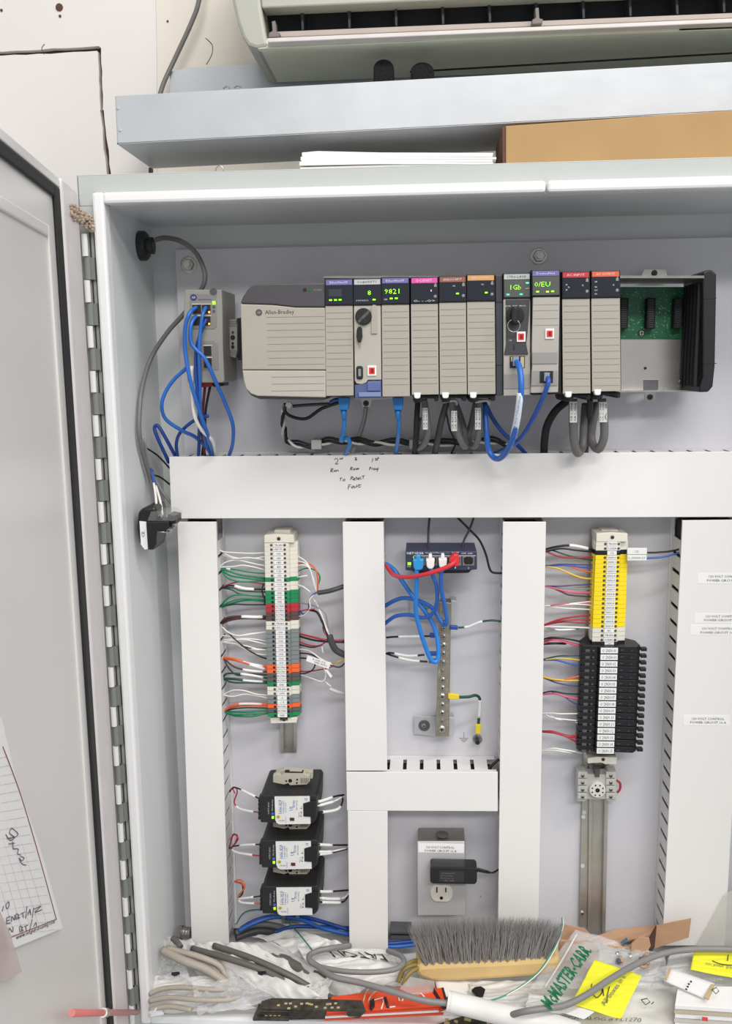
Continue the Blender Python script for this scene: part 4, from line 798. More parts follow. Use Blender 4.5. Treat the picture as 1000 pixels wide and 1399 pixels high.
right1 = [(W_, 'white', [(560, 285), (640, 338), (680, 420), (714, 545)]), (W_, 'white', [(565, 332), (640, 352), (690, 450), (708, 540)]), ((O_, .001), 'orange', [(570, 352), (640, 345), (700, 382), (722, 460), (716, 545)]), ((G_, .0008), 'green', [(565, 412), (640, 382), (700, 395), (735, 440), (720, 505)]),
 (W_, 'white', [(565, 376), (610, 360), (665, 385), (700, 520)]), (W_, 'white', [(570, 448), (600, 440), (650, 432)]), (W_, 'white', [(565, 490), (620, 508), (670, 545)]),
 ((bluw, .001), 'blue', [(580, 645), (620, 695), (655, 670), (665, 600), (690, 560), (716, 548)]), (W_, 'white', [(575, 712), (630, 700), (668, 650), (664, 600), (700, 555)]), (R_, 'red', [(575, 680), (640, 666), (700, 660)]),
 ((K_, .0014), 'black', [(660, 665), (715, 682), (750, 745), (785, 830), (800, 862)]), (W_, 'white', [(690, 590), (730, 680), (760, 740), (785, 800), (800, 860)]), (W_, 'white', [(700, 600), (725, 650), (760, 735), (795, 850)]), (R_, 'red', [(755, 780), (765, 820), (800, 860)]), (gryw, 'grey', [(585, 615), (700, 640), (770, 690), (790, 790)]),
 ((R_, .0012), 'red', [(580, 825), (680, 850), (780, 872), (905, 875)]), ((K_, .0012), 'black', [(580, 842), (690, 872), (790, 884), (905, 887)]), (R_, 'red', [(580, 872), (640, 902), (720, 912), (770, 890)]), (K_, 'black', [(580, 898), (680, 922), (750, 905)])]
Ws = list(wires(right1, 290, 700, 5, 'right of', 'upper left terminal strip', -.035, -.05))
right2 = [(W_, 'white', [(580, 35), (660, 45), (740, 100), (820, 140)]), (K_, 'black', [(585, 60), (680, 72), (760, 120), (860, 158), (908, 128)]), (K_, 'black', [(585, 95), (640, 98), (700, 120), (690, 170), (650, 195), (600, 205)]), (R_, 'red', [(585, 185), (660, 186), (760, 170), (830, 150)]),
 (W_, 'white', [(595, 205), (680, 235), (750, 255), (775, 215), (760, 150)]), (W_, 'white', [(755, 250), (780, 265), (810, 290)]), (W_, 'white', [(755, -10), (750, 20), (756, 60)]), (Yy, 'cream', [(800, 130), (850, 125), (908, 95)])]
Ws = list(wires(right2, 290, 880, 5, 'right of', 'lower left terminal strip', -.035, -.05))
o = TB([(434, 810, -.055), (447, 808, -.055), (455, 806, -.055), (470, 801, -.05)], .0034, dgreyc, 'sheathed_cable', n=10); tag(o, 'dark cable sheath meeting the duct right of upper left terminal strip', 'cable')
o = TB([(450, 868, -.055), (454, 880, -.055), (460, 889, -.053), (474, 896, -.05)], .0048, dgreyc, 'sheathed_cable', n=10); tag(o, 'thick dark grey cable curving into the duct beside white flag label', 'cable')
o = TB([(450, 941, -.05), (460, 945, -.05), (474, 948, -.045)], .003, mat('pale cable', (190, 188, 184), .5), 'sheathed_cable'); tag(o, 'pale grey cable stub entering duct low on the right of left strip', 'cable')
o = PR('flag_label', white, None, [(420, 896), (425, 897.5), (452, 905.5), (449, 914), (418, 903)], -.066, -.064); tag(o, 'white flag label tilted on wires right of the left terminal strip', 'label')
TX('RC780 4 A', 436, 903, -.0661, 2.6, 18, inkg, o, -17); TX('WIRE 18AWG', 438, 907, -.0661, 2.6, 18, inkg, o, -17)
o = PR('flag_label', white, None, [(444, 915.5), (446.5, 914.5), (454, 924), (451.5, 926)], -.064, -.062); tag(o, 'small narrow white wire flag hanging below the tilted label', 'label')

# ================================================================== power supplies
stc = mat('supply label', (226, 226, 222), .4)
pblk = mat('supply case', (34, 33, 34), .5)
bluet = mat('blue print', (60, 90, 165), .6)
def supply(dy, dx, label, k):
    y = lambda v: v+dy
    o = root('din_power_supply', 392+dx, y(1127), -.05, label, 'power supply', 'black power supplies below the left terminal strip')
    Y = -.1
    PR('case', pblk, o, [(355+dx, y(1088)), (359+dx, y(1086.5)), (430+dx, y(1086)), (433+dx, y(1090)), (432+dx, y(1120)), (427+dx, y(1125)), (356+dx, y(1124)), (355+dx, y(1110))], Y, -.015, .0015)
    PR('case_back', black, o, [(372+dx, y(1062)), (433+dx, y(1064)), (434+dx, y(1076)), (438.5+dx, y(1077)), (438.5+dx, y(1094)), (372+dx, y(1094))], -.03, -.012, .001)
    g = MB()
    for j in range(5):
        yy = 1092+j*6; g.pp([(352.5+dx, y(yy)), (357+dx, y(yy-1)), (358+dx, y(yy+3)), (353+dx, y(yy+4))], Y+.002, Y+.02)
    g.build('output_terminals', black, o)
    PR('nameplate', stc, o, [(375+dx, y(1088.5)), (423+dx, y(1088)), (423.3+dx, y(1097)), (414+dx, y(1097.5)), (414.3+dx, y(1116)), (424+dx, y(1116)), (424.3+dx, y(1125.5)), (382+dx, y(1126.3)), (378+dx, y(1124.5)), (376+dx, y(1120))], Y-.0012, Y+.001)
    PR('input_terminal', black, o, [(415+dx, y(1098)), (429+dx, y(1094)), (431+dx, y(1096)), (431+dx, y(1115)), (428+dx, y(1117)), (415+dx, y(1115))], Y-.003, Y+.02, .0008)
    TX('1606-XLP', 383+dx, y(1102), Y-.0013, 5, 20, bluet, o, 88, 'lettering'); TX('POWER SUPPLY', 387.6+dx, y(1102.5), Y-.0013, 2, 18, bluet, o, 88); TX('Input 24W', 390.6+dx, y(1103), Y-.0013, 1.8, 14, ink, o, 88)
    TX('UL', 398+dx, y(1104), Y-.0013, 5, 7, bluet, o, 88); TX('LISTED', 401.6+dx, y(1098), Y-.0013, 2.6, 11, bluet, o, 88); TX('IND.CONT.EQ', 405.6+dx, y(1100), Y-.0013, 1.8, 14, ink, o, 88)
    if k < 2: RC('voltage_switch', mat('switch maroon', (86, 40, 38), .4), o, 396+dx, y(1117.5), 402+dx, y(1121.5), Y-.002, Y)
    TX('Input', 408.5+dx, y(1113), Y-.0013, 2, 7, ink, o, 88); TX('N L', 411.4+dx, y(1108), Y-.0013, 2, 16, ink, o, 88); TX('CE', 418+dx, y(1092), Y-.0013, 3.4, 4, ink, o, 88)
    lg = MB().cyl(P(380.2+dx, y(1116), Y-.0013), (0, 1, 0), .0026, .0006, 16).build('yellow_badge', mat('badge yellow', (205, 180, 60), .4), o); TX('C', 380.2+dx, y(1116), Y-.0018, 2.6, 2.4, ink, lg)
    TX('24-28V', 385+dx, y(1121), Y-.0013, 1.8, 8, ink, o, 0); TX('100-120V AC', 390.5+dx, y(1120), Y-.0013, 1.6, 9, bluet, o, 88)
    RC('status_light', led, o, 371.3+dx, y(1115.5), 374+dx, y(1118.5), Y-.0012, Y+.001); MB().cyl(P(372.5+dx, y(1111.5), Y), (0, 1, 0), .002, .001, 12).build('blue_badge', mat('badge blue', (70, 105, 200), .4), o)
    wt = mat('pale print', (200, 205, 215), .6)
    TX('Allen-Bradley', 372.3+dx, y(1100), Y-.0002, 2.4, 17, wt, o, 88); TX('OUTPUT 24V DC', 367+dx, y(1104), Y-.0002, 2, 18, wt, o, 88)
    return o
gP = 'beige rail clips between the power supplies'
for k, (dy, dx, lb) in enumerate([(0, 0, 'topmost of the three black power supplies, under the beige clip'), (61.5, 1.5, 'middle one of the three black power supplies'), (124.5, 2.5, 'lowest of the three black power supplies, just above blue cables')]):
    supply(dy, dx, lb, k)
bclip = mat('beige rail clip', (186, 180, 164), .55, var=.05)
def clip(dy, label, Yc=-.085):
    o = root('rail_end_clip', 400, 1073+dy, -.04, label, 'rail clip', gP)
    y = lambda v: v+dy
    PR('body', bclip, o, [(373, y(1059)), (379, y(1057)), (384, y(1060)), (390, y(1054)), (412, y(1054)), (418, y(1059)), (423, y(1060)), (423, y(1068)), (419, y(1072)), (396, y(1073)), (394, y(1070)), (388, y(1072)), (373, y(1069))], Yc, Yc+.008, .0006)
    PR('rear_plate', bclip, o, [(376, y(1056)), (388, y(1051)), (420, y(1054)), (427, y(1055)), (427, y(1064)), (376, y(1064))], Yc+.012, Yc+.022, .0006)
    MB().cyl(P(396.5, y(1066.5), Yc), (0, 1, 0), .0028, .001, 12).build('hole', black, o)
    for x, yy in ((405.5, 1069.5), (406, 1065), (391, 1067)): MB().cyl(P(x, y(yy), Yc), (0, 1, 0), .0014, .001, 10).build('hole', black, o)
    g = MB()
    for j in range(5): g.rect(411+j*2.4, y(1063), 412+j*2.4, y(1070), Yc-.0006, Yc)
    g.build('rib', darksteel, o)
    RC('slot', black, o, 389, y(1054.3), 414, y(1055.8), Yc-.0005, Yc+.006)
    return o
clip(0, 'beige rail clip sitting on top of the topmost power supply', -.075)
for dy, lb in ((60.5, 'beige rail clip squeezed between topmost and middle power supply'), (122.5, 'beige rail clip squeezed between middle and lowest power supply')): clip(dy, lb, -.068)
for k, (dy, dx, nm) in enumerate([(0, 0, 'topmost'), (61.5, 1, 'middle'), (124, 2, 'lowest')]):
    c = orgw if k == 2 else redw
    lw_ = [[(314, 1082), (318, 1076), (325, 1077), (340, 1084), (356, 1092)], [(314, 1080), (321, 1076), (324, 1082), (320, 1096), (326, 1104), (340, 1108), (356, 1110)], [(316, 1079), (318, 1078), (321, 1084)]]
    if k: lw_ = [[(313, 1098), (318, 1095), (332, 1093), (357, 1092)], [(313, 1096), (318, 1080), (324, 1080), (321, 1090), (316, 1098), (324, 1103), (340, 1106), (357, 1108)], [(315, 1086), (319, 1078), (325, 1084), (320, 1092)]]
    if k == 2: lw_ = [[(322, 1081), (330, 1084), (331, 1096), (326, 1103), (334, 1103), (357, 1100)], [(320, 1081), (329, 1082), (333, 1090), (325, 1100), (328, 1108), (340, 1110), (357, 1110)], [(320, 1080), (328, 1078), (334, 1086), (328, 1098)]]
    for j, p in enumerate(lw_):
        m_ = blkw if j == 0 else c
        q = [(x+dx*.3, y+dy, -.04-.045*min(1, max(0, (x-312)/42))) for x, y in p]
        o = TB(q, .0011, m_, 'output_wire', n=6); tag(o, ['black output wire with white sleeve, left of the %s power supply', 'long '+('orange' if k == 2 else 'red')+' output wire with sleeve, left of the %s power supply', 'short '+('orange' if k == 2 else 'red')+' wire loop at the duct, left of the %s power supply'][j] % nm, 'wire')
        if j < 2: sleeve(o, q, .62, .9, r=.0016)
    rw = [[(430, 1096), (440, 1094), (458, 1088), (470, 1086)], [(430, 1102), (445, 1098), (458, 1094), (470, 1087)], [(430, 1109), (445, 1109), (462, 1105), (468, 1095), (467, 1086)]]
    if k: rw = [[(430, 1092), (450, 1093), (474, 1093)], [(430, 1102), (450, 1102), (474, 1097)], [(430, 1106), (450, 1104), (474, 1098)]]
    if k == 2: rw = [[(430, 1094), (450, 1094), (476, 1092)], [(430, 1102), (450, 1104), (468, 1103), (476, 1096)], [(430, 1108), (450, 1109), (468, 1108), (476, 1098)]]
    for j, p in enumerate(rw):
        m_ = [blkw, whtw, blkw][j]; q = [(x+dx*.4, y+dy, -.085+.045*min(1, max(0, (x-430)/42))) for x, y in p]
        o = TB(q, .0014, m_, 'input_wire', n=6); tag(o, ['upper black input wire, right of the %s power supply', 'white input wire, right of the %s power supply', 'lower black input wire, right of the %s power supply'][j] % nm, 'wire')
        sleeve(o, q, .2, .6, r=.002)
dinrail('din_rail', 383, 407, 1060, 1262, -.008, 'steel mounting rail behind the three power supplies', 385, 409)

# ================================================================== right strip
PR_ = dinrail('din_rail', 805, 832, 1040, 1277, -.008, 'long steel mounting rail below the relay socket at right', 803, 827)
sp_ = root('side_plate', 800, 1265, -.005, 'narrow steel plate with holes left of the long right rail', 'plate')
PR('plate', rail, sp_, [(797, 1020), (811, 1020), (806, 1266), (791, 1266)], -.006, -.004)
for x, y in ((799.5, 1048), (798, 1110), (797, 1116), (796, 1183)): MB().cyl(P(x, y, -.0062), (0, 1, 0), .0032, .0006, 14).build('slot_hole', mat('hole light', (210, 210, 208), .5), sp_)
screw('screw', P(795, 1247, -.006), .0036, sp_)
o = MB().pp([(806, 723), (811, 723), (803, 892), (798, 892)], -.0062, -.004).build('side_plate', rail); tag(o, 'upper end of steel plate behind the yellow terminal blocks', 'plate')
endstop([(814.8, 729), (835, 727.5), (857.5, 729), (857.3, 740), (814.8, 740)], (836.6, 734), [(822, 724), (844, 724), (846, 729), (821, 729)], -.05, 'off-white end stop on top of the yellow terminal strip')
rc = 'WWK'+'Y'*16+'WWWK'; rtx = ['TB-DN', 'I:2N28', 'C2']+['2N30.%X' % k for k in range(16)]+['NC', 'TB-EN', 'O:2N30', 'C2']
rcm = {'W': (offw, 'off-white'), 'K': (black, 'black'), 'Y': (yelT, 'yellow')}; cnt = {}
ys_ = [742.8+6.04*i for i in range(23)]
for i in range(23):
    c = rc[i]; k = cnt.get(c, 0); cnt[c] = k+1; f = i/22; ya = 739.9+6.24*i
    termblock(814.5-5.5*f, 855.5-4.5*f, 836.6-5.2*f+(1 if i == 22 else 0), ya, ya+6.24, rcm[c][0], rtx[i], '%s terminal block, %s %s one from the top of the right terminal strip' % (rcm[c][1], nth(k), rcm[c][1]), 'terminal blocks of the right strip')
# fuse blocks
gF = 'black fuse terminal blocks of the right strip'
for i in range(16):
    f = i/15; ya = 884.3+i*9.14; yb = ya+9.14; dx = -5.5*f
    o = root('fuse_block', 830+dx, yb, -.02, 'black fuse block, %s from the top of the stack of sixteen' % nth(i), 'fuse block', gF)
    Yf = -.064
    a = P(796+dx, ya, Yf); b = P(877+dx, yb, Yf); x0, x1, z1, z0 = a.x, b.x, a.z-.0001, b.z+.0001; w_ = x1-x0
    prof = [(x0+.012, -.012), (x0+.001, -.03), (x0-.0005, -.05), (x0+.0015, -.056), (x0+.022, -.057), (x0+.024, -.0635), (x0+.05, -.0635), (x0+.051, -.058), (x1-.006, -.060), (x1, -.052), (x1-.002, -.03), (x1-.02, -.012)]
    mb = MB(); n = len(prof); mb.v = [(x, y, z0) for x, y in prof]+[(x, y, z1) for x, y in prof]
    mb.f = [tuple(range(n-1, -1, -1)), tuple(range(n, 2*n))]+[(i_, n+i_, n+(i_+1) % n, (i_+1) % n)[::-1] for i_ in range(n)]
    mb.build('body', black, o, .0004)
    mk = RC('marker', white, o, 820.8+dx, ya+.9, 844.2+dx, yb-.9, -.0643, -.0634); TX('O 2N30.%02d' % i, 832.5+dx, (ya+yb)/2, -.0643, 4.4, 19, inkg, mk)
    RC('pull_tab', black, o, 876+dx, ya+1.2, 884+dx, ya+5.6, -.052, -.044, .0005)
    RC('clamp_recess', dgrey, o, 800+dx, ya+3, 806+dx, ya+6.4, -.0572, -.056); MB().cyl(P(811+dx, ya+4.6, -.0574), (0, 1, 0), .0016, .0008, 10).build('clamp_screw', dgrey, o)
    MB().cyl(P(863+dx, ya+4.8, -.0596), (0, 1, 0), .0016, .001, 10).build('fuse_screw', mat('blued screw', (50, 52, 58), .3), o); RC('contact_slot', dgrey, o, 848+dx, ya+3.6, 852+dx, ya+4.4, -.0592, -.057)
endstop([(803, 1036), (815, 1034), (843, 1035), (842, 1044), (826, 1044), (822, 1042), (803, 1043)], (824, 1037.5), None, -.045, 'off-white end stop under the black fuse blocks')
# relay socket
rs = root('relay_socket', 815, 1096, -.03, 'pale grey eight pin relay socket with screw terminals on the right rail', 'relay socket')
skm = mat('socket plastic', (186, 186, 180), .5, var=.03)
PR('body', skm, rs, [(789, 1053.5), (801, 1053.5), (803, 1058), (829, 1058), (831, 1053.5), (842, 1053.5), (842, 1095), (830, 1095), (828, 1092), (802, 1092), (800, 1095), (788, 1095)], -.03, -.01, .0008)
for j in range(4):
    y = 1057.5+j*9.6
    for x in (796, 834.5):
        st_ = RC('terminal_step', skm, rs, x-6.6, y-2.6, x+6.6, y+5.4, -.033, -.029, .0006); screw('terminal_screw', P(x, y+2.4, -.033), .0029, st_, darksteel, h=.0012)
cc = P(815.3, 1077, -.03)
MB().lathe(cc, (0, -1, 0), [(-.001, .0118), (.006, .0118), (.0065, .011)], 28).build('socket_ring', mat('socket ring', (214, 212, 204), .5), rs)
for a in range(8):
    g_ = 2*PI*(a+.5)/8; MB().cyl(cc+Vector((.0083*math.cos(g_), -.0066, .0083*math.sin(g_))), (0, 1, 0), .0012, .0006, 10).build('pin_hole', black, rs)
MB().cyl(cc+Vector((0, -.0066, 0)), (0, 1, 0), .0033, .0006, 16).build('key_hole', black, rs)
MB().tube([P(842, 1066, -.025), P(847, 1070, -.025), P(847, 1078, -.025), P(843, 1083, -.025)], .0018, 8).build('red_jumper', redw, rs)
PR('rail_hook', dgrey, rs, [(812, 1051), (820, 1051), (819, 1062), (813, 1062)], -.033, -.02, .0006)

r1 = [((K_, .0014), 'black', [(110, 220), (170, 205), (250, 196), (330, 208), (405, 228)]), ((K_, .0011), 'black', [(110, 234), (200, 215), (300, 226), (405, 236)]), ((R_, .0011), 'red', [(110, 230), (200, 264), (300, 268), (405, 265)]), (DG, 'dark green', [(150, 225), (250, 258), (330, 276), (400, 285)]),
 (purw, 'purple', [(108, 318), (200, 308), (300, 310), (400, 312)]), ((bluw, .0011), 'blue', [(108, 318), (220, 314), (320, 324), (398, 331)]), (O_, 'orange', [(115, 318), (230, 315), (320, 343), (398, 358)]), ((Yy, .0011), 'yellow', [(108, 322), (180, 332), (260, 366), (330, 390), (398, 395)]),
 (purw, 'purple', [(103, 437), (200, 438), (300, 431), (396, 426)]), (gryw, 'grey', [(108, 437), (200, 450), (300, 455), (394, 453)]), ((pinkw, .0011), 'pink', [(103, 437), (180, 456), (260, 475), (392, 476)]), (BR, 'brown', [(140, 443), (200, 470), (260, 492), (390, 502)]),
 (W_, 'white', [(98, 557), (200, 548), (300, 538), (392, 528)]), (W_, 'white', [(98, 557), (200, 550), (300, 546), (392, 553)]), (W_, 'white', [(120, 560), (230, 570), (392, 578)]), (pinkw, 'pink', [(120, 558), (200, 545), (392, 542)]),
 ((R_, .0011), 'red', [(98, 670), (190, 637), (290, 618), (390, 608)]), (R_, 'red', [(98, 671), (220, 642), (390, 638)]), (R_, 'red', [(98, 672), (200, 652), (300, 654), (390, 662)]), ((W_, .0011), 'white', [(98, 680), (200, 680), (390, 687)]), (gryw, 'grey', [(110, 682), (190, 698), (310, 692)]),
 ((K_, .0011), 'black', [(96, 755), (150, 743), (250, 754), (340, 772)]), ((R_, .0011), 'red', [(96, 770), (150, 752), (230, 768), (335, 796)]), ((pinkw, .001), 'pink', [(96, 782), (160, 758), (250, 778), (335, 800)]), ((K_, .0014), 'black', [(96, 782), (160, 778), (230, 780)])]
Ws = list(wires(r1, 720, 700, 4.348, 'left of', 'yellow terminal strip'))
sleeve(*Ws[0], .5, .85, r=.0021); sleeve(*Ws[20], .4, .9, r=.0013)
r2 = [(DG, 'dark green', [(92, 92), (180, 72), (250, 70), (335, 68)]), (yelw, 'tan', [(92, 95), (200, 85), (335, 97)]), ((bluw, .0011), 'blue', [(92, 95), (170, 95), (250, 115), (335, 136)]),
 ((yelw, .0011), 'yellow', [(86, 190), (150, 208), (250, 216), (335, 215)]), ((O_, .0011), 'orange', [(86, 194), (180, 216), (250, 205), (335, 183)]), (purw, 'purple', [(90, 196), (170, 228), (250, 244), (330, 250)]),
 (K_, 'black', [(86, 292), (150, 280), (230, 294), (330, 298)]), ((pinkw, .0011), 'pink', [(86, 300), (160, 294), (240, 314), (328, 328)]), (purw, 'purple', [(150, 288), (215, 308), (270, 345), (325, 366)]),
 (W_, 'white', [(82, 412), (150, 410), (200, 414), (328, 412)]), (W_, 'white', [(100, 412), (150, 436), (250, 450), (325, 455)]), (W_, 'white', [(130, 415), (170, 442), (220, 452)]), (W_, 'white', [(285, 465), (300, 468), (325, 477)]),
 ((R_, .0011), 'red', [(82, 520), (150, 518), (250, 545), (325, 530)]), ((R_, .0011), 'red', [(82, 515), (150, 524), (230, 545), (322, 560)]), ((R_, .0011), 'red', [(86, 520), (180, 530), (260, 562), (318, 602)]),
 ((W_, .0011), 'white', [(80, 640), (150, 620), (220, 628), (328, 645)]), (W_, 'white', [(80, 636), (150, 632), (200, 636), (265, 646)])]
Ws = list(wires(r2, 720, 880, 4.348, 'left of', 'stack of black fuse blocks', -.035, -.045))
for pts, m_, lb, sl_, tx in (([(856, 753, -.04), (868, 752.5, -.048), (885, 755, -.05), (908, 754, -.05), (922, 752, -.045), (931, 749, -.04)], blkw, 'black wire with white C2 sleeve, right of the yellow strip', [(857, 749), (884, 749), (884, 757.5), (857, 757.5)], 'C2'), ([(856, 762, -.04), (868, 762.5, -.048), (885, 762.5, -.05), (905, 761, -.05), (922, 757, -.045), (932, 753, -.04)], bluw, 'blue wire with printed white sleeve, right of the yellow strip', [(857, 758.5), (883.5, 758.5), (883.5, 766), (857, 766)], 'I_2N28.23')):
    o = TB(pts, .0014, m_, 'control_wire', n=8); tag(o, lb, 'wire')
    s = PR('wire_sleeve', lblm, o, sl_, -.0525, -.0485, .0006); TX(tx, 870, (sl_[0][1]+sl_[2][1])/2, -.0527, 2.6, 5 if tx == 'C2' else 22, inkg, s)

# ================================================================== small ethernet box
eb = root('ethernet_box', 603, 779, -.05, 'small dark blue five port ethernet box with coloured cables plugged in', 'switch')
nav = mat('navy metal', (56, 60, 84), .42, .1, var=.04)
YE = -.088
PR('case', nav, eb, [(554, 753.5), (651.5, 753.5), (651.8, 778), (645, 779), (563, 780), (554, 779)], YE, -.025, .0008)
PR('foot_bracket', black, eb, [(562, 779), (645, 778), (640, 783), (568, 784)], YE+.006, -.03, .001)
bx_ = P(555, 752, -.02); 
TX('NETGEAR', 567.5, 755.8, YE, 2.8, 23, white, eb, bold=.01); TX('Auto 10/100 Mbps', 591, 755.4, YE, 2.2, 20, white, eb); TX('Connection', 608, 755.2, YE, 2.2, 13, mat('blue grey print', (130, 140, 180), .6), eb); TX('100M', 622, 754.6, YE, 1.8, 9, white, eb); TX('100M   LINK', 638, 756, YE, 2, 15, white, eb)
RC('white_line', white, eb, 565, 759, 650, 759.6, YE-.0003, YE+.001)
RC('power_light', led, eb, 557, 768.5, 561.4, 772, YE-.001, YE+.001); RC('port_light', led, eb, 564.5, 760.5, 568, 763.5, YE-.001, YE+.001); TX('PWR', 559, 774, YE, 2, 5, white, eb)
for x0, n in ((565, ''), (581.5, ''), (599, ''), (614, '1'), (632, '2')):
    pt = RC('port_frame', mat('port metal', (150, 146, 140), .35, .7), eb, x0, 759.6, x0+16, 772.6, YE-.0012, YE+.001); PR('port_opening', black, pt, [(x0+1.6, 762), (x0+4, 762), (x0+4, 760.6), (x0+12, 760.6), (x0+12, 762), (x0+14.4, 762), (x0+14.4, 768), (x0+12.6, 771), (x0+3.4, 771), (x0+1.6, 768)], YE-.0016, YE)
    if n: TX(n, x0+8, 775.5, YE, 2.4, 1.6, white, eb)
for (pts, lb) in (([(587, 704, -.05), (585.5, 722, -.05), (585, 738, -.055), (585, 752, -.065)], 'black cable entering top of the small ethernet box at left'), ([(648, 704, -.05), (642, 722, -.05), (634, 738, -.055), (631, 752, -.065)], 'black cable entering top of the small ethernet box at right'), ([(622, 704, -.05), (640, 722, -.045), (655, 738, -.04), (664, 758, -.04), (668, 774, -.04), (673, 782, -.04), (688, 783, -.04)], 'black cable passing right of the small ethernet box into the duct')):
    o = TB(pts, .0016, blkw, 'power_cable', n=8); tag(o, lb, 'cable')
def plug(o, m, x0, x1, y0, y1, Y):
    PR('plug', m, o, [(x0, y0+5), (x0+2, y0+4), (x0+2, y1-2), (x0+2, y1)][:0] or [(x0, y0+6), (x0+(x1-x0)*.28, y0+6), (x0+(x1-x0)*.3, y0), (x0+(x1-x0)*.68, y0), (x0+(x1-x0)*.7, y0+6), (x1, y0+6), (x1-1, y1-3), (x1-4, y1), (x0+4, y1), (x0+1, y1-3)], Y, Y+.012, .0012)
o = TB([(569.5, 774, -.105), (569, 790, -.105), (568.5, 815, -.1), (568, 835, -.095), (573, 858, -.09), (580, 880, -.085), (588, 900, -.08), (596, 904, -.078), (599, 893, -.075), (597, 870, -.07), (590, 850, -.065), (578, 832, -.06), (562, 812, -.055), (548, 792, -.05), (538, 778, -.045), (527, 770, -.035)], .0032, mat('bright blue cable', (38, 128, 215), .35), 'ethernet_cable', n=10)
tag(o, 'bright blue ethernet cable with cyan plug making the longest loop under ethernet box', 'cable'); plug(o, cyan, 564, 579, 758.5, 779, -.11)
o = TB([(589, 776, -.105), (591, 786, -.105), (596, 800, -.1), (597, 822, -.09), (591, 838, -.08), (578, 844, -.07), (560, 840, -.06), (540, 842, -.05), (526, 852, -.035)], .0028, blue, 'ethernet_cable', n=10)
tag(o, 'blue ethernet cable from the left white plug curling back to the duct', 'cable'); plug(o, white, 582, 594, 758, 777.5, -.11)
o = TB([(604.5, 776, -.105), (602.5, 788, -.105), (603, 805, -.1), (608, 830, -.09), (610.5, 848, -.085), (608, 854, -.08), (602, 848, -.075), (592, 832, -.07), (575, 822, -.06), (555, 817, -.05), (540, 820, -.045), (526, 828, -.035)], .003, blue, 'ethernet_cable', n=10)
tag(o, 'blue ethernet cable from the right white plug hanging down over the ground bar', 'cable'); plug(o, white, 599, 611, 757.5, 777, -.11)
o = TB([(623, 765, -.115), (617, 771, -.122), (605, 777, -.122), (585, 783.5, -.118), (563, 788, -.105), (546, 788, -.085), (536, 784, -.065), (530, 776, -.045), (527, 771, -.035)], .003, redm, 'ethernet_cable', n=10)
tag(o, 'red ethernet cable sweeping left from the ethernet box into the duct', 'cable'); PR('plug', redm, o, [(614, 764), (618, 760), (620, 757.5), (625, 757.5), (627, 761), (628, 766), (627, 774), (621, 774), (614, 768)], -.118, -.1, .0015)

# ================================================================== ground bar
gb = root('ground_bar', 605, 1006, -.02, 'tinned ground bar with a column of screws between two brackets', 'ground bar')
PR('bar', tinm, gb, [(600.5, 822), (616.5, 824), (613.5, 1006.5), (595, 1006)], -.045, -.038, .0006)
PR('upper_bracket', galv, gb, [(560, 817), (604, 821), (602, 851), (560, 846)], -.008, -.006, .0004)
PR('upper_bracket_lip', galv, gb, [(616, 820), (624, 821), (623, 842), (619, 848), (616, 848)], -.03, -.006, .0006)
PR('upper_standoff', darksteel, gb, [(602, 826), (616, 826), (616, 848), (602, 848)], -.038, -.004)
PR('lower_bracket', galv, gb, [(565.5, 978), (597, 980), (596, 1006), (565.5, 1003)], -.008, -.006, .0004)
PR('lower_bracket_lip', galv, gb, [(612, 980), (620, 981), (619.5, 1005), (612, 1006)], -.03, -.006, .0006)
PR('lower_standoff', darksteel, gb, [(596, 982), (613, 982), (613, 1005), (596, 1005)], -.038, -.004)
s_ = MB().lathe(P(579.5, 991, -.008), (0, -1, 0), [(0, .0085), (.0014, .0085), (.0018, .0075)], 20).build('rubber_washer', dgrey, gb); screw('bracket_screw', P(579, 991, -.0095), .0038, s_)
screw('bracket_screw', P(581, 831, -.008), .0045, gb)
for i, (x, y, r) in enumerate([(608, 836, .0034), (606.5, 847, .0034), (606, 858, .0038), (606, 869.6, .0036), (605.6, 881.6, .0043), (605.6, 892.6, .0036), (605.6, 883+11, .0) , (605, 904.8, .0036), (604.8, 916, .0018), (604.6, 928.4, .0038), (604.3, 939.6, .0038), (604, 951.2, .0046), (604, 962.6, .0038), (603.8, 973.6, .0038), (604, 984.6, .0024), (603.6, 996, .0052)]):
    if r: screw('clamp_screw', P(x, y, -.045), r*1.12, gb, steel, h=.0028)
tp = mat('stamped figures', (210, 196, 160), .6)
for y in (870, 882, 894, 906, 931, 943, 953, 965, 977, 988): TX('1.12', 610.8, y, -.0453, 2.4, 7, tp, gb, 88)
TX('144', 600, 919, -.0453, 3, 8, tp, gb, 88)
def lug(o, m, pts, Y): PR('crimp_lug', m, o, pts, Y, Y+.006, .0012)
bl2 = mat('blue lug', (38, 74, 150), .4)
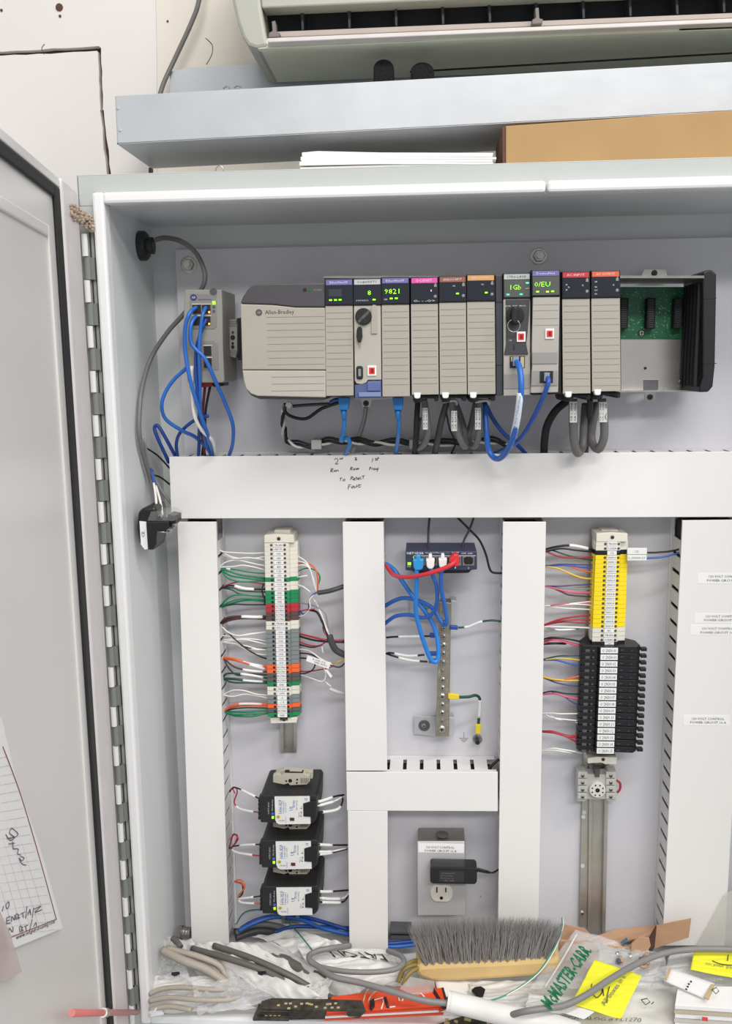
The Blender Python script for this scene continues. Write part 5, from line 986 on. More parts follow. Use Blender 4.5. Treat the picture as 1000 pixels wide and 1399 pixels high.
for pts, lp, lb in (([(684, 849, -.05), (672, 847.5, -.05), (655, 850, -.048), (640, 856, -.046), (626, 857.5, -.046)], [(614.5, 854.5), (625.5, 855.5), (625.5, 861), (614.5, 860.5)], 'green black wire with blue lug on the right of the ground bar'),
                    ([(528, 871, -.04), (540, 870, -.045), (560, 869.5, -.046), (588, 869, -.046)], [(587, 865.5), (598, 866), (598, 872), (587, 871.5)], 'upper black wire with blue lug on the left of the ground bar'),
                    ([(528, 893, -.04), (534, 892, -.045), (558, 896, -.046), (580, 894.5, -.046)], [(586, 891), (597, 891), (597, 896.5), (586, 896.5)], 'middle black wire with blue lug on the left of the ground bar'),
                    ([(528, 893, -.04), (540, 897, -.045), (560, 902, -.046), (584, 904, -.046)], [(586, 901), (598, 901), (598, 907), (586, 906.5)], 'lowest black wire with blue lug on the left of the ground bar')):
    o = TB(pts, .0015, dgrn if 'green' in lb else blkw, 'ground_wire', n=8); tag(o, lb, 'wire'); lug(o, bl2, lp, -.049); sleeve(o, pts, .45, .85, r=.0017)
o = TB([(626, 952.5, -.046), (640, 952, -.04), (650, 950, -.035), (655.5, 955, -.03), (655, 968, -.025), (653.5, 990, -.018)], .0022, dgrn, 'ground_wire', n=10); tag(o, 'dark green ground wire with two yellow lugs right of the ground bar', 'wire')
yl = mat('yellow lug', (232, 208, 50), .4); lug(o, yl, [(612, 948.5), (617, 948), (627, 949), (627.5, 955.5), (617, 956), (612, 955)], -.05); lug(o, yl, [(649.5, 990), (657.5, 990), (657, 1003), (649.5, 1003)], -.024)
sleeve(o, [(655.5, 955, -.03), (655, 968, -.025), (653.5, 990, -.018)], .1, .8, r=.0025)
gs = MB().lathe(P(652, 1009.5, 0), (0, -1, 0), [(0, .0075), (.002, .0075), (.0022, .0065)], 20).build('ground_stud', steel); tag(gs, 'ground stud with ring lug and nut on the panel', 'stud'); W[gs.name] = Vector(gs.location)
hexnut('hex_nut', P(652, 1009.5, -.0022), .0065, .006, gs, darksteel); MB().cyl(P(652, 1011, -.012), (0, 1, 0), .0033, .02, 12).build('threaded_end', black, gs)
sy_ = MB(); c = P(634, 1007, -.0002)
for x0, x1, yy in ((627.5, 640, 1008.5), (629.5, 638, 1010.8), (631.5, 636, 1013)): sy_.rect(x0, yy, x1, yy+.7, -.0006, -.0001)
sy_.rect(633.4, 1000.5, 634.1, 1008.5, -.0006, -.0001); o = sy_.build('earth_symbol', gryw, sub)
o = TB([(667, 1052, -.04), (673, 1045, -.04), (682, 1037, -.038)], .0022, blkw, 'short_cable'); tag(o, 'short black cable at right end of the cross duct', 'cable')

# ================================================================== outlet box
ob = root('outlet_box', 603, 1251, -.02, 'steel outlet box with white cover label and one visible socket', 'outlet')
YO = -.048
PR('box', darksteel, ob, [(571, 1151), (635.5, 1151), (635.5, 1250), (571.5, 1250)], YO+.002, -.001, .002)
cvm = mat('cover plate steel', (214, 212, 212), .4, .35, var=.02)
PR('cover_plate', cvm, ob, [(570, 1149.6), (635, 1149.6), (635.5, 1251), (571, 1251)], YO, YO+.0025, .0012)
s = RC('sticker', stk, ob, 571.5, 1152.5, 634, 1165, YO-.0004, YO); TX('120 VOLT CONTROL', 601.5, 1157.6, YO-.0004, 3.2, 38, ink, s); TX('POWER CIRCUIT 16 A', 602, 1162.4, YO-.0004, 3.2, 43, ink, s)
cc = P(603.2, 1219.5, YO); pts = []
for a in range(24):
    g_ = 2*PI*a/24; x = .0168*math.cos(g_); z = .0168*math.sin(g_); z = max(-.0138, min(.0138, z)); pts.append((cc.x+x, cc.z+z))
rcp = MB().prism(pts, YO-.0022, YO+.001).build('receptacle', offw, ob, .0008)
for x, y0_, y1_ in ((596.8, 1212, 1219.5), (609, 1213, 1219)): RC('blade_slot', black, rcp, x-.9, y0_, x+.9, y1_, YO-.0026, YO-.001)
MB().cyl(P(603, 1226.8, YO-.0022), (0, 1, 0), .0026, .0008, 14).build('ground_hole', black, rcp)
MB().lathe(P(604, 1140, -.03)+Vector((0, 0, 0)), (0, 0, 1), [(-.001, .0095), (.0008, .0095), (.001, .008)], 20).build('knockout', dgrey, ob)
ad = root('power_adapter', 619, 1208, -.07, 'black wall adapter plugged into the outlet box', 'adapter')
PR('body', mat('adapter plastic', (34, 33, 35), .35), ad, [(588, 1186), (590, 1184.5), (649, 1185.5), (652, 1188), (651.5, 1205), (649, 1208.5), (591, 1207.5), (587.5, 1205)], -.074, YO-.002, .003)
RC('printed_label', mat('adapter label', (52, 52, 54), .5), ad, 600, 1190, 634, 1205, -.0745, -.073); TX('SWITCHING ADAPTER', 612, 1193, -.0748, 1.6, 18, gryw, ad); TX('INPUT 120V 60Hz', 610, 1196.4, -.0748, 1.6, 16, gryw, ad); TX('OUTPUT 12V 1.0A', 611, 1199.8, -.0748, 1.6, 18, gryw, ad); TX('UL CE', 613, 1203, -.0748, 1.8, 14, gryw, ad)
g = MB()
for k in range(7): g.cyl(P(653+k*2.3, 1188.4+k*.5, -.07), (1, 0, -.2), .0034-.00015*k, .0012, 10)
g.tube([P(650, 1188, -.07), P(669, 1192, -.068)], .0018, 8, False); g.build('strain_relief', black, ad)
TB([(668, 1192, -.068), (674, 1192, -.06), (684, 1186, -.045)], .0014, black, 'cord', ad)
for x, y, r in ((656.5, 1225, .0011), (663, 1219, .0006), (665.5, 1222, .0006)): MB().cyl(P(x, y, -.0002), (0, 1, 0), r, .0006, 8).build('drill_mark', gryw, sub)
ft = root('threaded_fitting', 250, 1285, -.03, 'round steel conduit fitting low on the left by the duct', 'fitting')
c = P(244, 1274, -.05); MB().lathe(c, (1, -.1, 0), [(0, .011), (.006, .011), (.0065, .009)], 8).build('lock_nut', darksteel, ft); MB().lathe(c+Vector((.006, 0, 0)), (1, -.1, 0), [(0, .0088), (.004, .0092), (.005, .0086), (.008, .0092), (.009, .0086), (.014, .009)], 18).build('threaded_sleeve', darksteel, ft)

# ================================================================== clutter on the cabinet floor
def film(name, m, c, label, cat, nu=44, nv=30, amp=.004, bulge=0, seed=1, freq=22, parent=None, thick=.0012, edge=.004):
    q = [F(*p) for p in c]                 # tl tr br bl, heights over the floor
    def S(u, v):
        p = (q[0]*(1-u)+q[1]*u)*(1-v)+(q[3]*(1-u)+q[2]*u)*v
        n = noise.noise(p*freq+Vector((seed*7.3, 0, 0))); n2 = noise.noise(p*freq*2.3+Vector((0, seed*3.1, 0))); n3 = 1-abs(noise.noise(p*freq*1.1+Vector((seed, seed, 2))))*2; n4 = 1-2.4*abs(noise.noise(Vector((u*1.8+seed*3.7, v*7+u*2.5, seed*1.3))))
        e = noise.noise(Vector((u*3, v*3, seed)))
        d = amp*(n*1.1+n2*.6+n3*.5+n4*.9)+bulge*math.sin(PI*u)*math.sin(PI*v)
        p = p+Vector((edge*noise.noise(Vector((v*5, seed, u*2))), -d*.35, d))
        if p.z < FLOOR+.0015: p.z = FLOOR+.0015
        return p
    mb = MB()
    for k in (0, 1):
        for j in range(nv+1):
            for i in range(nu+1):
                p = S(i/nu, j/nv); mb.v.append((p.x, p.y+(thick*.6 if k else 0), p.z-(thick if k else 0)))
    N = (nu+1)*(nv+1)
    for j in range(nv):
        for i in range(nu):
            a = j*(nu+1)+i; mb.f.append((a, a+nu+1, a+nu+2, a+1)); mb.f.append((N+a, N+a+1, N+a+nu+2, N+a+nu+1))
    ring = [i for i in range(nu+1)]+[j*(nu+1)+nu for j in range(1, nv+1)]+[nv*(nu+1)+i for i in range(nu-1, -1, -1)]+[j*(nu+1) for j in range(nv-1, 0, -1)]
    for k in range(len(ring)): a, b = ring[k], ring[(k+1) % len(ring)]; mb.f.append((a, b, N+b, N+a))
    mb.sm = True; o = mb.build(name, m, parent)
    if label: tag(o, label, cat)
    return o, S
def filmtext(S, body, u0, v0, u1, v1, hfrac, m, parent, flip=False):
    # text baseline from (u0,v0) to (u1,v1) on the surface, letter height given in v
    cu = bpy.data.curves.new('t', 'FONT'); cu.body = body; cu.resolution_u = 2; ob = bpy.data.objects.new('t', cu); me = bpy.data.meshes.new_from_object(ob); bpy.data.objects.remove(ob); bpy.data.curves.remove(cu)
    xs = [v.co.x for v in me.vertices]; ys = [v.co.y for v in me.vertices]; x0, x1, y0_, y1_ = min(xs), max(xs), min(ys), max(ys)
    mb = MB(); A = Vector((u0, v0)); B = Vector((u1, v1))
    pA, pB = S(u0, v0), S(u1, v1); d3 = (pB-pA); L = d3.length
    for v in me.vertices:
        t = (v.co.x-x0)/(x1-x0); h = (v.co.y-y0_)/(y1_-y0_)
        uv = A+(B-A)*t+Vector(hfrac)*h; p = S(uv.x, uv.y); mb.v.append((p.x, p.y-.001, p.z+.0022))
    mb.f = [tuple(p.vertices) for p in me.polygons]; bpy.data.meshes.remove(me); return mb.build('lettering', m, parent)
def FT(pts, r, m, name, label=None, cat='cable', parent=None, n=8, grp=None):
    o = MB().tube([F(*p) for p in pts], r, n).build(name, m, parent)
    if label: tag(o, label, cat, grp)
    return o
def slabF(name, m, px, h, th, parent=None, bev=.0006):     # flat sheet lying at height h, thickness th
    p = [F(x, y, h) for x, y in px]; n = len(p); mb = MB(); mb.v = [tuple(a) for a in p]+[(a.x, a.y, a.z-th) for a in p]
    a_ = sum(p[i].x*p[(i+1) % n].y-p[(i+1) % n].x*p[i].y for i in range(n)); top = tuple(range(n)); s = 1 if a_ > 0 else -1
    mb.f = [top[::s], tuple(range(n, 2*n))[::-s]]+[((i, n+i, n+(i+1) % n, (i+1) % n))[::s] for i in range(n)]
    return mb.build(name, m, parent, bev)
# cables at the back
for i, (pts, m, r, lb) in enumerate([([(326, 1272, .03), (345, 1262, .035), (375, 1253, .04), (410, 1256, .04), (440, 1268, .035), (478, 1277, .03)], blue, .003, 'arching blue cable under the lowest power supply'),
        ([(330, 1268, .03), (350, 1257, .035), (385, 1249.5, .04), (425, 1255, .04), (478, 1271, .03)], dblue, .003, 'dark blue cable arching just behind the other under the lowest power supply'),
        ([(375, 1274, .03), (400, 1266, .03), (430, 1266, .03), (478, 1268, .03)], dblue, .003, 'short dark blue cable low behind the plastic bags'),
        ([(528, 1289, .02), (545, 1288, .02), (575, 1285, .02)], dblue, .0032, 'upper dark blue cable between short duct and brush'), ([(528, 1293, .016), (545, 1293, .016), (575, 1290, .016)], blue, .0032, 'lower blue cable between short duct and brush'),
        ([(322, 1276, .02), (345, 1264, .025), (380, 1266, .025), (430, 1290, .025), (470, 1308, .02)], greyc, .005, 'thick grey cable running behind bags under the power supplies'),
        ([(322, 1282, .016), (350, 1272, .02), (380, 1275, .02), (420, 1293, .02)], dgreyc, .005, 'thick dark grey cable lying lowest behind the bags'),
        ([(320, 1268, .012), (350, 1268, .012), (390, 1272, .012)], dgreyc, .006, 'thick dark cable end in the corner by left duct'),
        ([(323, 1262, .05), (335, 1246, .055), (360, 1243, .06), (385, 1253, .06), (405, 1272, .05), (420, 1290, .045), (428, 1300, .04)], mat('teal wire', (30, 110, 100), .4), .001, 'thin teal wire looping down from the left duct over the bags')]):
    FT(pts, r, m, 'loose_cable', lb)
o = RC('conduit_channel', mat('dark channel', (88, 88, 92), .5), None, 533, 1272, 562, 1284, -.03, -.005, .001); tag(o, 'dark grey channel behind the brush beside the short duct', 'channel')
RC('channel_groove', black, o, 533.5, 1276, 562, 1278, -.0305, -.029)
# left bags
bagd = mat('grey milky film', (206, 205, 202), .3, alpha=.8, var=.08, scale=40, bump=.4, bscale=40)
hose = mat('tan hose', (172, 163, 150), .5, var=.08); hosed = mat('grey hose', (98, 94, 90), .5, var=.1)
film('plastic_bag', bagw, [(345, 1283, .03), (400, 1272, .035), (478, 1292, .03), (440, 1312, .02)], 'white plastic bag behind the others under the power supplies', 'bag', amp=.005, seed=2)
o, S = film('plastic_bag', bagw, [(372, 1287, .035), (430, 1277, .04), (480, 1308, .03), (430, 1322, .025)], 'white bag with small grey print left of the short duct', 'bag', amp=.003, seed=3)
filmtext(S, 'MADE IN MEXICO', .2, .55, .75, .6, (0, -.1), inkg, o); filmtext(S, 'QTY 1 EA', .25, .72, .6, .76, (0, -.1), inkg, o)
o, S = film('plastic_bag', bagw, [(405, 1296, .04), (535, 1300, .03), (560, 1345, .02), (440, 1348, .025)], 'white plastic bag with bold black upside down print inside the grey cable loop', 'bag', amp=.005, bulge=.006, seed=4)
filmtext(S, 'EATON', .86, .22, .3, .1, (.02, .22), mat('bold black', (24, 24, 26), .5), o)
film('plastic_bag', bagd, [(330, 1290, .05), (372, 1288, .05), (500, 1352, .03), (470, 1370, .02)], 'grey tinted plastic bag running diagonally above the booklets', 'bag', amp=.004, bulge=.006, seed=5)
FT([(330, 1296, 0.0360), (380, 1310, 0.0410), (430, 1333, 0.0360), (480, 1358, 0.0210)], .009, hosed, 'bagged_hose', 'thick dark grey hose in the grey tinted bag', 'hose')
film('plastic_bag', bagw, [(300, 1292, .05), (345, 1290, .055), (455, 1345, .035), (425, 1366, .03)], 'long white plastic bag lying diagonally, upper one of the pair', 'bag', amp=.005, seed=6)
FT([(292, 1292, 0.0590), (340, 1308, 0.0610), (390, 1330, 0.0510), (422, 1348, 0.0360)], .0045, hosed, 'bagged_hose', 'slim dark hose between the two long diagonal white bags', 'hose')
film('plastic_bag', bagw, [(245, 1288, .05), (300, 1290, .055), (440, 1366, .04), (395, 1378, .025)], 'long white plastic bag lying diagonally, lower one of the pair', 'bag', amp=.006, bulge=.006, seed=7)
FT([(262, 1296, 0.0570), (320, 1312, 0.0610), (370, 1330, 0.0510), (405, 1352, 0.0410)], .0045, hosed, 'bagged_hose', 'slim dark hose lying on the lower long white bag', 'hose')
film('plastic_bag', bagd, [(214, 1288, .05), (262, 1284, .055), (330, 1340, .04), (296, 1352, .02)], 'cloudy bag at far left holding tan hoses', 'bag', amp=.006, bulge=.008, seed=8)
FT([(222, 1298, 0.0630), (250, 1312, 0.0610), (285, 1326, 0.0510), (316, 1348, 0.0360)], .0058, hose, 'bagged_hose', 'thick tan hose in the cloudy bag at far left', 'hose')
FT([(228, 1296, 0.0650), (268, 1306, 0.0630), (298, 1318, 0.0530), (308, 1332, 0.0410), (320, 1346, 0.0360)], .0045, hose, 'bagged_hose', 'second tan hose curving in the cloudy bag at far left', 'hose')
FT([(236, 1282, .07), (243, 1288, .07), (247, 1294, .068)], .0042, hosed, 'hose_end', 'short dark hose end poking out at the far left', 'hose')
film('plastic_bag', bagm, [(208, 1290, .03), (236, 1286, .06), (262, 1340, .04), (206, 1345, .02)], 'clear crumpled bag against left cabinet wall', 'bag', amp=.009, seed=9, freq=34)
film('plastic_bag', bagw, [(206, 1334, .032), (300, 1336, .035), (352, 1382, .004), (205, 1386, .004)], 'white plastic bag at the front left corner under tan hoses', 'bag', amp=.005, bulge=.006, seed=10)
for pts, lb in (([(204, 1358, .03), (222, 1351, .036), (250, 1349, .04), (290, 1352, .04), (318, 1352, .036), (329, 1356, .03)], 'upper tan hose across the front left bag'), ([(204, 1368, .024), (230, 1363, .03), (270, 1366, .032), (310, 1366, .03), (328, 1361, .028)], 'middle tan hose across the front left bag'), ([(204, 1380, .016), (230, 1375, .02), (262, 1380, .02)], 'lowest tan hose at front left corner')):
    FT(pts, .0035, hose, 'bagged_hose', lb, 'hose', n=10)
film('plastic_bag', bagm, [(262, 1344, .045), (335, 1340, .045), (392, 1372, .02), (270, 1390, .006)], 'clear crinkled bag over the tan hoses at front left', 'bag', amp=.007, bulge=.005, seed=11, freq=34)
film('paper_scrap', paper, [(204, 1382, .02), (219, 1375, .02), (224, 1386, .006), (203, 1390, .006)], 'small white paper corner at the front left', 'paper', nu=4, nv=4, amp=.001, seed=12)
for i, (x, y, lb) in enumerate([(240, 1330, 'small black block on the clear bag at far left'), (358, 1329, 'black tag on the long white bag')]):
    o = slabF('black_tag', black, [(x-6, y-2), (x+5, y-3), (x+6, y), (x-1, y+3), (x-6, y+1)], .066, .0015); tag(o, lb, 'tag')
film('plastic_bag', bagw, [(400, 1355, .03), (452, 1340, .045), (448, 1366, .03), (415, 1380, .02)], 'torn white bag end beside the patterned pouches', 'bag', amp=.007, seed=13, freq=34)
# patterned pouches
spk = mat('patterned pouch', (64, 60, 52), .4, var=.6, scale=90, bump=.3, bscale=50); spk2 = mat('pouch marks', (196, 176, 130), .5)
for i in range(5):
    px = [(346+i*3, 1392-i*4), (354+i*4, 1368-i*1.2), (478+i*4, 1362+i*1), (492+i*2, 1388-i*2)]
    o = slabF('patterned_pouch', spk, px, .022+i*.006, .0035); tag(o, '%s patterned dark pouch in the stack at the front, counted from the bottom' % nth(i), 'pouch', 'stack of dark patterned pouches')
    if i == 4:
        rn = random.Random(4)
        for k in range(16):
            x = 372+rn.random()*96; y = 1369+rn.random()*8; slabF('printed_mark', spk2, [(x, y), (x+4, y-.4), (x+4, y+1.8), (x, y+2)], .0467, .0006, o, 0)
g = MB(); rn = random.Random(9)
o = slabF('patterned_pouch', spk, [(345, 1391), (350, 1379), (392, 1376), (395, 1392)], .03, .004); tag(o, 'front patterned pouch with tan squares at left end of the stack', 'pouch')
for k in range(9): x = 362+(k % 5)*6; y = 1381+(k//5)*4; slabF('printed_mark', spk2, [(x, y), (x+3.4, y), (x+3.2, y+2.6), (x-.2, y+2.6)], .0305, .0006, o, 0)
# orange booklets
gO = 'orange booklets held by a rubber band'
for i in range(4):
    dy = -i*3.2
    o = slabF('booklet', orgb if i != 1 else paper, [(443+i, 1392+dy), (447+i*2, 1371+dy), (582+i*3, 1350+dy*.6), (606+i*2, 1384+dy*1.2)], .02+i*.007, .0032)
    tag(o, '%s orange booklet from the bottom, held by a rubber band' % nth(i) if i != 1 else 'white booklet second from the bottom, among the orange ones', 'booklet', gO)
    if i == 3:
        slabF('dark_edge', mat('dark maroon', (60, 26, 28), .5), [(586, 1347), (591, 1346.5), (610, 1377), (605, 1378.5)], .0415, .001, o, 0)
        sg = [[(508, 1367), (523, 1363), (524, 1369), (521, 1378)], [(532, 1376), (540, 1375)], [(545, 1362), (551, 1361), (550, 1367), (545, 1367), (545, 1362)], [(562, 1358), (575, 1357), (580, 1362)]]
        for s_ in sg: MB().tube([F(x, y, .0425) for x, y in s_], .0009, 5, False).build('white_print', white, o)
        MB().tube([F(x, y, .0425) for x, y in [(526, 1363), (530, 1376)]], .002, 5, False).build('dark_print', MATS['dark maroon'], o)
o = slabF('booklet', orgb, [(590, 1351), (606, 1349), (613, 1374), (600, 1380)], .033, .004); tag(o, 'single orange booklet sticking out to the right of the bundle', 'booklet'); slabF('dark_edge', MATS['dark maroon'], [(603, 1349.2), (606, 1349), (613, 1374), (610, 1375.5)], .0334, .001, o, 0)
rbm = mat('rubber band', (204, 160, 120), .5)
o = FT([(497, 1392, .012), (496, 1378, .03), (497, 1366, .047), (500, 1356, .047), (503, 1352, .045)], .0011, rbm, 'rubber_band', 'pale rubber band around the orange booklets', 'rubber band'); FT([(503, 1392, .012), (503, 1378, .03), (504, 1366, .047), (509, 1358, .047), (516, 1353, .045)], .0011, rbm, 'second_strand', parent=o)
o = slabF('binder_clip', black, [(505, 1367), (511, 1363), (512, 1370), (508, 1376), (505, 1375)], .05, .006); tag(o, 'small black clip by the rubber band on orange booklets', 'clip')
o = slabF('flat_board', spk, [(600, 1398), (650, 1382), (820, 1412), (590, 1412)], .01, .006); tag(o, 'dark circuit board lying at the front under the white tube', 'circuit board')
for k in range(30):
    x = 606+rn.random()*140; y = 1390+rn.random()*12; slabF('component', dgreyc if k % 2 else spk2, [(x, y), (x+5, y+.5), (x+5, y+3), (x, y+2.5)], .0125, .002, o, 0)
# grey looped cable and white tube
lc_ = mat('grey cord', (132, 130, 128), .45, var=.04)
FT([(478, 1292, .05), (455, 1295, .06), (435, 1299, .06), (423, 1305, .06), (424, 1313, .06), (434, 1320, .06), (455, 1334, .065), (490, 1342, .065), (530, 1353, .065), (575, 1366, .06), (614, 1371, .055)], .0042, lc_, 'grey_cord', 'grey cord looping round the short duct and running to the white tube', n=10)
FT([(436, 1321, .058), (470, 1327, .06), (510, 1328, .06), (540, 1324, .06), (552, 1314, .06), (546, 1305, .055), (530, 1299, .045)], .0038, lc_, 'grey_cord', 'lower arc of the grey cord loop in front of the short duct', n=10)
tbm = mat('white tube', (236, 233, 228), .4)
o = MB().tube([F(613, 1368, .055), F(650, 1377, .05), F(700, 1389, .05), F(745, 1397, .05), F(790, 1412, .05)], .0135, 18).build('white_tube', tbm); tag(o, 'white plastic tube at the front with the grey cord in its end', 'tube')
MB().cyl(F(613, 1368, .055), F(613, 1368, .055)-F(650, 1377, .05), .0138, .003, 18).build('tube_rim', tbm, o)
FT([(698, 1387, .056), (716, 1382, .072), (742, 1378, .076), (770, 1374, .075), (800, 1360, .078), (835, 1337, .08), (870, 1317, .08), (905, 1303, .08), (945, 1297, .08), (1000, 1297, .08), (1060, 1300, .08)], .0042, lc_, 'grey_cord', 'grey cord arching across yellow note and bags at the lower right', n=12)
# right side bags and papers
o, S = film('plastic_bag', bagw, [(640, 1340, .02), (745, 1340, .03), (790, 1392, .02), (640, 1372, .03)], 'white bag with black mark between brush and white tube', 'bag', amp=.003, seed=20)
slabF('black_mark', black, [(644, 1352), (649, 1348), (657, 1347), (663, 1351), (660, 1360), (652, 1361)], .038, .003, o)
# cardboard carton behind
ct = root('open_carton', 850, 1300, -.06, 'open brown cardboard carton with raised flaps behind the bags at right', 'box')
cdk = mat('shaded carton inside', (74, 54, 42), .8)  # board colour darkened to paint in the shade inside the carton
def quad(name, m, pts, parent, th=.002):
    p = [P(*a) for a in pts]; n = len(p); N = (p[1]-p[0]).cross(p[2]-p[0]).normalized(); N = N if N.dot(CAM-p[0]) > 0 else -N
    mb = MB(); mb.v = [tuple(a) for a in p]+[tuple(a-N*th) for a in p]; mb.f = [tuple(range(n)), tuple(range(2*n-1, n-1, -1))]+[(i, (i+1) % n, n+(i+1) % n, n+i) for i in range(n)]
    return mb.build(name, m, parent)
quad('front_panel', card, [(765, 1285, -.075), (860, 1296, -.085), (887, 1301, -.085), (887, 1330, -.085), (765, 1330, -.075)], ct)
quad('top_flap', card, [(800, 1284, -.055), (840, 1270, -.04), (900, 1263, -.035), (888, 1281, -.06), (865, 1283, -.07), (826, 1294, -.075)], ct)
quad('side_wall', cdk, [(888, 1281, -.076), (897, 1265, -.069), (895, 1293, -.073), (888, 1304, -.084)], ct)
quad('long_flap', card, [(896, 1265, -.068), (944, 1255, -.088), (940.5, 1281, -.09), (894, 1296, -.074)], ct)
quad('tuck_flap', card, [(863, 1290, -.09), (872, 1281, -.09), (887, 1282, -.088), (889, 1292, -.088), (884, 1301, -.09), (862, 1302, -.092)], ct)
quad('back_panel', card, [(766, 1262, -.035), (800, 1270, -.035), (805, 1275, -.035), (800, 1320, -.045), (762, 1320, -.045)], ct)
quad('label_print', mat('blue label', (80, 120, 140), .5), [(848, 1287, -.0785), (856, 1281, -.0785), (858, 1284, -.0785), (851, 1291, -.0785)], ct, .0006)
cb, S = film('zip_bag', bagm, [(786, 1272, .06), (905, 1310, .05), (890, 1350, .04), (722, 1352, .05)], 'clear zip bag with green lettering over the brush end', 'bag', amp=.0035, seed=21)
o = MB().tube([F(789, 1274, .073), F(770, 1308, .068), F(745, 1348, .064)], .0014, 6).build('zip_strip', mat('zip strip', (225, 222, 218), .3), cb)
A_ = F(748, 1371, .082); B_ = F(800, 1296, .082); uu = (B_-A_); L = uu.length; uu.normalize(); vv = (-uu.cross((CAM-A_).normalized())); vv.normalize()
vv = vv if vv.dot(Vector((-.7, 0, .5))) > 0 else -vv
gt = mat('green lettering', (10, 110, 70), .4)
frame_text('McMASTER-CARR.', (A_+B_)/2, uu, vv, .019, L*1.08, gt, cb, bold=.03)
rn = random.Random(21)
for k in range(14):
    x = 838+rn.random()*50; y = 1290+rn.random()*28; c = F(x, y, .055)
    o = MB().lathe(c, (rn.uniform(-1, 1), rn.uniform(-1, 0), 1), [(-.003, .001), (-.002, .0035), (.002, .0035), (.0028, .002)], 10).build('bagged_fitting', [steel, card, mat('bead beige', (205, 170, 140), .5), mat('slate', (90, 96, 116), .5)][k % 4]); tag(o, ['silver', 'brown', 'beige', 'slate blue'][k % 4]+' small loose fitting in the clear bag in front of the carton', 'fitting', ['silver', 'brown', 'beige', 'slate blue'][k % 4]+' fittings in the clear bag')
o = MB().lathe(F(879, 1317, .05), (0, -.6, 1), [(-.003, .006), (.003, .007), (.005, .004)], 16).build('round_fitting', mat('bead beige', (205, 170, 140), .5)); tag(o, 'round beige fitting with dark centre under the grey cord', 'fitting'); MB().cyl(F(879, 1316, .0545), (0, -.6, 1), .0028, .002, 12).build('dark_centre', mat('slate', (90, 96, 116), .5), o)
o, S = film('plastic_bag', bagm, [(815, 1290, .055), (905, 1305, .055), (925, 1345, .03), (820, 1340, .04)], 'shiny clear bag of small fittings before the carton', 'bag', amp=.007, seed=22, freq=40)
o, S = film('plastic_bag', bagw, [(735, 1345, .03), (925, 1335, .03), (925, 1412, .02), (700, 1412, .02)], 'large white bag with recycling mark at the lower right', 'bag', nu=30, nv=16, amp=.0035, seed=23)
filmtext(S, 'CATALOG # PL1270', .3, .78, .78, .84, (0, -.07), inkg, o); filmtext(S, 'McGRAW-', .02, .5, .25, .52, (0, -.06), inkg, o); filmtext(S, 'MADE', .06, .62, .2, .64, (0, -.06), inkg, o)
for s_ in ([(876, 1366), (884, 1364), (888, 1369), (882, 1373), (876, 1366)], [(890, 1372), (893, 1369)]): MB().tube([F(x, y, .034) for x, y in s_], .0007, 5, False).build('recycling_mark', gt, o)
film('plastic_bag', bagw, [(722, 1358, .045), (790, 1365, .04), (800, 1385, .03), (715, 1390, .04)], 'small printed bag below the green lettering', 'bag', amp=.003, seed=24)
c = [(812, 1311, .074), (877, 1333, .066), (848, 1392, .05), (780, 1372, .062)]
yn, S = film('yellow_note', yeln, c, 'bright yellow note sheet with handwriting under the grey cord', 'note', amp=.001, seed=25, freq=10, thick=.0006, edge=.0005)
filmtext(S, 'All boxes in a', .62, .86, .74, .16, (-.1, -.02), inkg, yn)
def S3(u, v): p = S(u, v); return p+Vector((0, -.0012, .0014))
for st in ([(.62, .78), (.56, .62), (.52, .45)], [(.3, .62), (.36, .52), (.44, .6), (.4, .74), (.3, .7)], [(.38, .46), (.5, .66)], [(.18, .5), (.2, .56)]): MB().tube([S3(*q_) for q_ in st], .0006, 5).build('pen_stroke', ink, yn)
slabF('packing_slip', paper, [(765, 1382), (780, 1372), (812, 1382), (798, 1392)], .058, .001)
bpy.data.objects['packing_slip'].name = 'packing_slip'; tag(bpy.data.objects['packing_slip'], 'white packing slip peeking from under the yellow note', 'paper')
# far right
o, S = film('clear_sheet', bagm, [(915, 1300, .06), (1040, 1298, .06), (1040, 1372, .03), (905, 1345, .03)], 'clear plastic bag over papers at the right edge', 'bag', amp=.003, seed=26)
yn, S = film('yellow_note', yeln, [(948, 1300, .07), (1050, 1304, .07), (1050, 1346, .055), (943, 1325, .062)], 'bright yellow note sheet with handwriting at the right edge', 'note', amp=.0008, seed=27, freq=10, thick=.0006, edge=.0005)
filmtext(S, 'on your packing list', .18, .68, .8, .74, (0, -.16), inkg, yn)
for st in ([(.26, .42), (.36, .5), (.5, .52), (.62, .46)], [(.46, .1), (.46, .35)]): MB().tube([S3(*q_) for q_ in st], .0006, 5).build('pen_stroke', ink, yn)
bks = empty_ = None
for i in range(6):
    y = 1397-i*6; m = [card, paper, mat('pale book', (206, 200, 186), .6), paper, mat('buff cover', (196, 184, 160), .6), paper][i]
    o = slabF('manual', m, [(921+(i % 2), y+6), (924+(i % 3), y-30+i*2), (1050, y-24+i), (1050, y+14)], .02+i*.0075, .0062); tag(o, '%s thin manual from the bottom of the stack at the lower right edge' % nth(i), 'book', 'manuals stacked at the lower right')
slabF('red_stamp', mat('stamp red', (205, 60, 60), .5), [(959, 1389), (967, 1390), (967, 1394.5), (959, 1393.5)], .0485, .001, bpy.data.objects['manual.003'], 0)
c_, S = film('spec_card', paper, [(914, 1322, .066), (976, 1344, .066), (966, 1366, .062), (907, 1340, .062)], 'white card with black dots and tan edges under the clear bag', 'card', nu=8, nv=5, amp=.0006, seed=28, freq=8, edge=.0003)
for x, y in ((944, 1341), (941, 1344.5), (939.5, 1348), (937.5, 1351.5)): MB().cyl(F(x, y, .069), (0, -.3, 1), .0014, .0006, 10).build('printed_dot', ink, c_)
